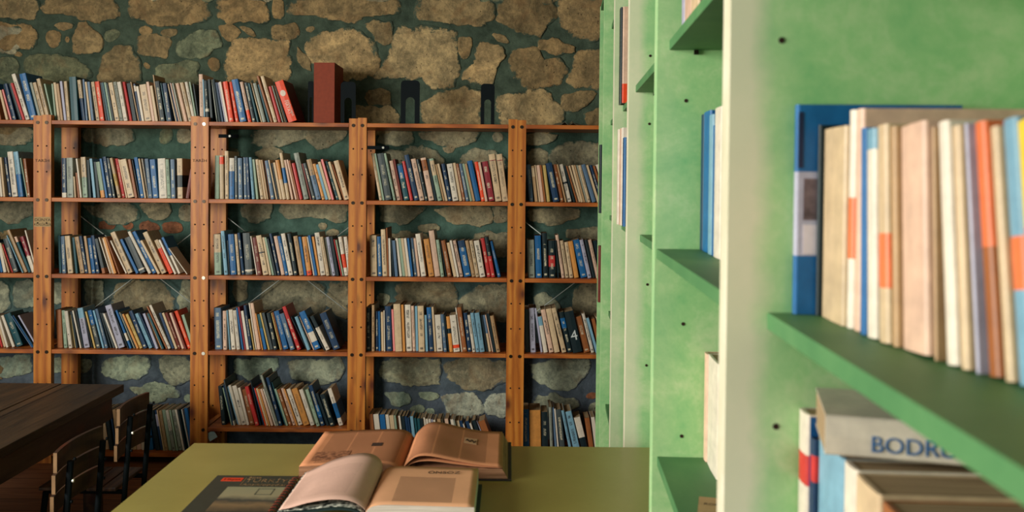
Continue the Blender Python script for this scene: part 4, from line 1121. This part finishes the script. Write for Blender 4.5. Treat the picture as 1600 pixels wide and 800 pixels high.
# ------------------------------------------------------------------ open books on the table
def mat_text_page(name, paper, ink, line, x0, x1, y0, y1, cols=1, wav=0.0, dens=.85, strength=.55):
    """page with printed lines; object coords, text block within x0..x1, y0..y1"""
    t = NT(name, 0.85, 0.12); v = t.tc.outputs['UV']; Xc, Yc, _ = t.sep(v)
    pap = t.ramp(t.noise(v, 9, 4), [(0.3, tuple(k * .88 for k in lin(paper))), (0.7, tuple(min(1, k * 1.06) for k in lin(paper)))])
    ln = t.math('FRACT', t.math('DIVIDE', Yc, line))
    inl = t.math('MULTIPLY', t.math('GREATER_THAN', ln, .40), t.math('LESS_THAN', ln, .85))
    row_ = t.math('FLOOR', t.math('DIVIDE', Yc, line))
    c2 = t.n('ShaderNodeCombineXYZ'); t.l(t.math('MULTIPLY', Xc, 620.0), c2.inputs[0]); t.l(t.math('MULTIPLY', row_, 7.31), c2.inputs[1])
    g = t.math('GREATER_THAN', t.noise(c2.outputs[0], 1.0, 2), 1 - dens)
    inside = t.math('MULTIPLY', t.math('MULTIPLY', t.math('GREATER_THAN', Xc, x0), t.math('LESS_THAN', Xc, x1)), t.math('MULTIPLY', t.math('GREATER_THAN', Yc, y0), t.math('LESS_THAN', Yc, y1)))
    if cols > 1:
        cf = t.math('FRACT', t.math('DIVIDE', t.math('SUBTRACT', Xc, x0), (x1 - x0) / cols))
        inside = t.math('MULTIPLY', inside, t.math('MULTIPLY', t.math('GREATER_THAN', cf, .035), t.math('LESS_THAN', cf, .965)))
    m = t.math('MULTIPLY', t.math('MULTIPLY', inl, g), inside)
    t.color(t.mix(t.math('MULTIPLY', m, strength), pap, (*lin(ink), 1)))
    return t.m
def sheet(name, prof, y0, y1, mat, parent, thick=.0004, wob=0.0, prof2=None):
    """page surface: prof = [(x,z)...] across, extruded y0..y1; UV in metres along the sheet"""
    b = BM(); uv = b.loops.layers.uv.new('UVMap')
    s = [0.0]
    for a, c in zip(prof, prof[1:]): s.append(s[-1] + math.hypot(c[0] - a[0], c[1] - a[1]))
    ny = 10; G = []; prof0 = prof
    for j in range(ny + 1):
        y = y0 + (y1 - y0) * j / ny
        if prof2: q_ = (j / ny) ** 1.2; prof = [(a[0] + (c[0] - a[0]) * q_, a[1] + (c[1] - a[1]) * q_) for a, c in zip(prof0, prof2)]
        G.append([(b.verts.new((x, y, z + wob * math.sin(j * .9 + i * .35) * min(1, i / 6))), s[i], y) for i, (x, z) in enumerate(prof)])
    for j in range(ny):
        for i in range(len(prof) - 1):
            q = (G[j][i], G[j][i + 1], G[j + 1][i + 1], G[j + 1][i])
            f = b.faces.new([w[0] for w in q]); f.smooth = True
            for lp, w in zip(f.loops, q): lp[uv].uv = (w[1], w[2])
    o = link(name, b, mat, parent)
    md = o.modifiers.new('thickness', 'SOLIDIFY'); md.thickness = thick; md.offset = -1
    return o
def spl(pts, n=24):
    """Catmull-Rom through (x,z) points"""
    P = [Vector(p) for p in pts]; P = [P[0] * 2 - P[1]] + P + [P[-1] * 2 - P[-2]]; out = []
    for i in range(1, len(P) - 2):
        for k in range(n // (len(P) - 3) + 1):
            t_ = k / (n // (len(P) - 3) + 1)
            a, b_, c, d = P[i - 1], P[i], P[i + 1], P[i + 2]
            out.append(0.5 * ((2 * b_) + (-a + c) * t_ + (2 * a - 5 * b_ + 4 * c - d) * t_ ** 2 + (-a + 3 * b_ - 3 * c + d) * t_ ** 3))
    out.append(P[-2]); return [(p.x, p.y) for p in out]
def solid_profile(b, prof_top, prof_bot, y0, y1):
    pts = list(prof_top) + list(prof_bot)[::-1]
    prism(b, pts, y0, y1, 'Y')
def mat_leaves(name, a, c):
    t = NT(name, .85, .1); v = t.tc.outputs['Object']
    f = t.noise(t.map(v, (6, 6, 700)), 1.0, 3, .7)
    t.color(t.ramp(f, [(.35, lin(a)), (.65, lin(c))])); t.bump(f, .4, .002); return t.m
M_oldleaf = mat_leaves('aged_leaf_edges', (110, 72, 52), (190, 138, 106))
M_whiteleaf = mat_leaves('pale_leaf_edges', (186, 172, 160), (232, 218, 208))

# back volume: large old encyclopedia, open
Bx = atZ(628, 722, TZ + .035)
ob = empty('open_encyclopedia', (atZ(626, 728, TZ + .03).x, 1.875, TZ + .0004))
tag(ob, 'large old open encyclopedia with browned three column pages, at the table back', 'open book')
D_ = .265; WL, WR = .222, .226
b = BM(); box(b, -WL - .004, -.01, -.004, D_ + .004, 0, .003, 0, .001); link('back_board', b, mat_plain('worn_leather_board', (98, 56, 40), .6), ob)
b = BM(); box(b, .01, WR + .016, -.006, D_ + .004, 0, .003, 0, .001); link('front_board', b, mat_plain('dark_marbled_board', (48, 40, 38), .6), ob)
tl = spl([(0, .012), (-.012, .026), (-.04, .033), (-.11, .031), (-WL, .025)])
b = BM(); solid_profile(b, tl, [(0, .0035), (-WL + .0, .0035)], 0, D_); link('leaf_block', b, M_oldleaf, ob)
tr = spl([(0, .012), (.016, .022), (.05, .026), (.12, .026), (WR - .004, .024)])
b = BM(); solid_profile(b, tr, [(0, .0035), (WR + .008, .0035)], 0, D_ - .002); link('leaf_block', b, M_oldleaf, ob)
M_old = mat_text_page('browned_page_columns', (196, 132, 94), (74, 48, 38), .0056, .022, .205, .018, D_ - .018, 3, dens=.70, strength=.7)
sheet('left_page', [(x, z + .0006) for x, z in tl], .001, D_ - .001, M_old, ob)
tr2 = spl([(0, .0135), (.012, .032), (.035, .050), (.065, .052), (.12, .041), (.17, .033), (WR - .006, .030)])
sheet('right_page', tr2, .001, D_ - .003, M_old, ob, wob=.0008)
tr3 = spl([(0, .013), (.012, .027), (.035, .038), (.07, .040), (.12, .034), (.17, .029), (WR - .003, .0265)])
sheet('loose_leaf', tr3, .002, D_ - .004, M_old, ob)
# the small cuts in the columns
M_cut = mat_plain('engraving_ink', (62, 42, 34), .8); M_cutp = mat_plain('engraving_ground', (196, 150, 116), .8)
def on_page(prof, x):
    for a, c in zip(prof, prof[1:]):
        if (a[0] - x) * (c[0] - x) <= 0 and a[0] != c[0]:
            k = (x - a[0]) / (c[0] - a[0]); return a[1] + (c[1] - a[1]) * k
    return prof[-1][1]
def patch(parent, prof, x0, x1, y0, y1, mat, name, lift=.0016, nx=6):
    b = BM(); 
    A = [[b.verts.new((x0 + (x1 - x0) * i / nx, y, on_page(prof, x0 + (x1 - x0) * i / nx) + lift)) for i in range(nx + 1)] for y in (y0, y1)]
    for i in range(nx): b.faces.new((A[0][i], A[0][i + 1], A[1][i + 1], A[1][i]))
    o = link(name, b, mat, parent); md = o.modifiers.new('t', 'SOLIDIFY'); md.thickness = .0003; return o
patch(ob, tr2, .130, .160, .135, .180, M_cutp, 'engraving_ground')
b = BM()
for i in range(11):
    x = .134 + i * .0022; y = .158 + .006 * math.sin(i * 1.3)
    box(b, x, x + .002, y - .004 - .002 * (i % 3), y + .004, on_page(tr2, x) + .0017, on_page(tr2, x) + .0022)
link('engraving', b, M_cut, ob)
patch(ob, tl, -.085, -.060, .125, .150, M_cut, 'engraving')
t = NT('large_engraving', .85, .1); v = t.tc.outputs['Object']
t.color(t.ramp(t.noise(v, 90, 5, .7), [(.38, lin((98, 62, 46))), (.62, lin((176, 118, 86)))]))
patch(ob, tl, -.205, -.125, .035, .095, t.m, 'engraving')

# front volume: thick white-edged book open at its foreword
fx = atZ(597, 738, TZ + .040)
fo = empty('open_foreword_book', (fx.x - .004, 1.615, TZ + .0004))
tag(fo, 'open thick book showing its foreword page, curling left leaf, nearest on the table', 'open book')
FD = .222; FW = .205; FH = .040
b = BM(); box(b, .004, FW + .008, -.006, FD + .004, 0, .003, 0, .001); link('back_board', b, mat_plain('dark_green_cloth', (24, 48, 42), .6), fo)
ft = spl([(0, .026), (.012, .037), (.04, FH + .001), (.10, FH), (FW, FH - .002)])
b = BM(); solid_profile(b, ft, [(0, .0035), (FW, .0035)], 0, FD); link('leaf_block', b, M_whiteleaf, fo)
M_fore = mat_text_page('foreword_page', (226, 168, 128), (84, 60, 50), .0060, .052, .166, .02, FD * .70, 1, dens=.70, strength=.85)
sheet('foreword_page', [(x, z + .0006) for x, z in ft], .0005, FD - .0005, M_fore, fo)
text_obj('page_heading', '\u00d6NS\u00d6Z', .0210, Matrix.Translation((.134, FD * .80, FH + .0014)), M_ink, fo, .0001, 'CENTER', .92)
# left: boards down on the spiral book, one leaf curling up over it
b = BM(); lb = spl([(0, .012), (-.012, .030), (-.05, .036), (-.11, .030), (-.165, .0255)])
lbo = [(x, z - .004) for x, z in lb]
solid_profile(b, lb, lbo, -.004, FD + .002); link('front_board', b, mat_plain('dark_green_cloth_board', (20, 40, 40), .6), fo)
t = NT('endpaper_photograph', .5, .3); v = t.tc.outputs['UV']
t.color(t.ramp(t.noise(v, 85, 4, .6), [(.42, lin((22, 28, 30))), (.50, lin((120, 124, 116))), (.62, lin((206, 204, 190)))], 'LINEAR'))
sheet('photo_endpaper', [(x, z + .0012) for x, z in lb], -.001, FD - .002, t.m, fo)
lc_ = spl([(0, .030), (-.010, .040), (-.034, .049), (-.070, .050), (-.110, .043), (-.140, .034), (-.162, .0295)])
lc2 = spl([(0, .032), (-.004, .052), (-.022, .066), (-.055, .067), (-.100, .055), (-.138, .038), (-.162, .0265)])
M_leafp = mat_text_page('pinkish_leaf_show_through', (212, 172, 156), (120, 88, 82), .0044, .05, .17, .03, FD - .05, 1, dens=.6, strength=.3)
sheet('curling_leaf', lc_, .0, FD, M_leafp, fo, .0008, 0.0, lc2)

# spiral bound encyclopedia lying under it on the left
sx0 = atZ(340, 742, TZ + .016); 
sb = empty('spiral_encyclopedia', (sx0.x, sx0.y, TZ + .0004))
tag(sb, 'dark spiral bound encyclopedia with small red tag and photograph on its cover', 'book')
SW = .174; SD = .25; SH = .015
M_scov = mat_plain('dark_olive_cover', (50, 54, 46), .35, 0, .15, 20)
b = BM(); box(b, 0, SW, -SD, 0, 0, .0014, 0, .0005); link('back_cover', b, M_scov, sb)
b = BM(); box(b, .002, SW - .003, -SD + .002, -.002, .0015, SH - .0018); link('leaf_block', b, M_whiteleaf, sb)
b = BM(); box(b, 0, SW, -SD, 0, SH - .0016, SH, 0, .0005); cv = link('front_cover', b, M_scov, sb)
M_redtag = mat_plain('red_tag', (206, 62, 30), .5); M_gold = mat_plain('tan_print', (160, 124, 84), .5)
b = BM(); box(b, .018, .062, -.036, -.016, SH, SH + .0004); link('red_tag', b, M_redtag, sb)
text_obj('tag_title', 'Hayat', .015, Matrix.Translation((.040, -.031, SH + .0006)), mat_plain('tag_print', (120, 30, 14), .5), sb, .0001, 'CENTER')
b = BM(); box(b, .0665, .0675, -.060, -.014, SH, SH + .0004); link('rule', b, M_gold, sb)
text_obj('cover_title', 'T\u00dcRK\u0130YE', .027, Matrix.Translation((.070, -.041, SH + .0003)), M_gold, sb, .0001, 'LEFT', .92, -.0006)
text_obj('cover_title', 'Ansiklopedisi', .019, Matrix.Translation((.070, -.062, SH + .0003)), M_gold, sb, .0001, 'LEFT', .90, -.0004)
text_obj('cover_title', 'B\u00fcy\u00fck', .011, Matrix.Translation((.072, -.017, SH + .0003)), M_gold, sb, .0001, 'LEFT', 1.0)
t = NT('cover_landscape', .4, .3); v = t.tc.outputs['Object']; yy = t.sep(v)[1]
f = t.math('ADD', yy, t.math('MULTIPLY', t.noise(v, 24, 4), .05))
t.color(t.ramp(t.math('DIVIDE', t.math('ADD', f, .25), .25, clamp=True), [(.25, lin((40, 44, 42))), (.42, lin((130, 106, 76))), (.52, lin((58, 60, 56))), (.62, lin((150, 140, 110))), (.85, lin((140, 138, 110)))]))
b = BM(); box(b, .045, .165, -.205, -.070, SH, SH + .0004); link('cover_photograph', b, t.m, sb)
b = BM()
for (a0, a1, c0, c1) in ((.112, .146, -.080, -.083), (.112, .146, -.112, -.115), (.112, .114, -.080, -.115), (.144, .146, -.080, -.115)): box(b, a0, a1, min(c0, c1), max(c0, c1), SH + .0004, SH + .0007)
link('picture_outline', b, mat_plain('print_grey', (84, 84, 72), .5), sb)
M_coil = mat_plain('red_plastic_coil', (128, 58, 42), .4)
b = BM(); pts = []
nturn = 15
for i in range(nturn * 12 + 1):
    a = 2 * math.pi * i / 12
    pts.append((SW - .004 + .0085 * math.cos(a), -.012 - (SD - .024) * i / (nturn * 12), SH / 2 + .0092 * math.sin(a)))
tube(b, pts, .0013, 5); link('spiral_binding', b, M_coil, sb)

# ------------------------------------------------------------------ dark plank table
KH = 0.55
kc = atZ(199, 600, KH); kn = atZ(0, 699, KH)
kx1 = (kc.x + kn.x) / 2; ky1 = kc.y; ky0 = 1.75; kx0 = kx1 - 1.05
dt = empty('plank_table', ((kx0 + kx1) / 2, (ky0 + ky1) / 2, 0)); tag(dt, 'long low dark plank table at the left with worn board top', 'table')
hx, hy = (kx1 - kx0) / 2, (ky1 - ky0) / 2
b = BM()
nb = 4
for i in range(nb):
    xa = -hx + 2 * hx * i / nb; xb = -hx + 2 * hx * (i + 1) / nb - .003
    box(b, xa, xb, -hy, hy, KH - .034, KH - (.0015 if i % 2 else 0), 0, .002)
link('table_top', b, M_darkwood, dt)
b = BM()
box(b, -hx + .06, hx - .035, hy - .065, hy - .04, KH - .135, KH - .0345); box(b, -hx + .06, hx - .035, -hy + .04, -hy + .065, KH - .135, KH - .0345)
box(b, hx - .06, hx - .035, -hy + .065, hy - .065, KH - .135, KH - .0345); box(b, -hx + .035, -hx + .06, -hy + .065, hy - .065, KH - .135, KH - .0345)
link('apron', b, M_chairwood, dt)
for (x_, y_) in ((hx - .105, hy - .14), (-hx + .045, hy - .14), (hx - .105, -hy + .08), (-hx + .045, -hy + .08)):
    b = BM(); prism(b, [(x_, y_), (x_ + .055, y_), (x_ + .055, y_ + .055), (x_, y_ + .055)], 0, KH - .035, 'Z')
    link('leg', b, M_chairwood, dt)

# ------------------------------------------------------------------ two slatted chairs
def chair(Ya, Yb, xa, top, label):
    """low chair facing -x (towards the plank table); back runs along y from Ya (near) to Yb (far)"""
    root = empty('slatted_chair', (xa, (Ya + Yb) / 2, 0)); tag(root, label, 'chair', 'low slatted chairs along the dark table')
    hw = (Yb - Ya) / 2; sh = .31; sd = .28
    for s in (-1, 1):
        y = s * (hw - .028)
        b = BM(); tube(b, [(.036 - .075 * (top - .008), y, .008), (.036 - .075 * .03, y, top - .036)], .0095, 12); link('rear_leg', b, M_dark_metal, root)
        b = BM(); tube(b, [(-sd - .02, y, .008), (-sd + .012, y, sh - .018)], .0105, 10); link('front_leg', b, M_dark_metal, root)
        b = BM(); tube(b, [(-sd + .012, y, sh - .016), (.008, y, sh - .016)], .009, 8); link('seat_rail', b, M_dark_metal, root)
    b = BM(); tube(b, [(.003, -hw + .028, .16), (.003, hw - .028, .16)], .007, 8); link('stretcher', b, M_dark_metal, root)
    # seat slats
    for i in range(5):
        x0 = -sd + i * .056
        b = BM(); box(b, x0, x0 + .050, -hw, hw, sh - .006, sh + .008, 0, .003); link('seat_slat', b, M_chairwood, root)
    # back slats, slightly bowed
    hs = (top - sh - .10) / 3.0
    for i in range(3):
        z0 = top - (i + 1) * hs + .004; z1 = top - i * hs - (.004 if i else 0)
        b = BM(); n = 10
        pr = []
        for k in range(n + 1):
            y = -hw - .012 + (2 * hw + .024) * k / n
            pr.append((-.004 - .018 * (1 - (y / (hw + .012)) ** 2) + .020 - .075 * (top - (z0 + z1) / 2), y))
        out = pr + [(x - .011, y) for x, y in pr[::-1]]
        fs = prism(b, out, z0, z1, 'Z')
        for f in fs:
            c = f.calc_center_median()
            if abs(abs(c.y) - (hw + .012)) < .001: f.material_index = 1
        link('back_slat', b, [M_chairwood, M_chairedge], root)
        for s in (-1, 1):
            b = BM(); prism(b, [(s * (hw - .028) + .005 * math.cos(t_), (z0 + z1) / 2 + .005 * math.sin(t_)) for t_ in [math.pi / 4 * q for q in range(8)]], .048 - .075 * (top - (z0 + z1) / 2) - .002, .051 - .075 * (top - (z0 + z1) / 2), 'X'); link('rivet', b, M_bolt_shiny if (i == 1 and s < 0) else M_dark_metal, root)
    return root
CT = .60
def back_ends(p_near, p_far, zt):
    a = atZ(*p_near, zt); c = atZ(*p_far, zt); return a, c
a, c = back_ends((181, 638), (238, 614), CT)
chair(a.y, c.y, (a.x + c.x) / 2 - .012, CT, 'low dark slatted chair nearer the stone wall, books visible behind its back')
a, c = back_ends((88, 706), (160, 667), CT)
chair(a.y, c.y, (a.x + c.x) / 2 - .012, CT, 'low dark slatted chair nearest the camera, tucked at the dark table')
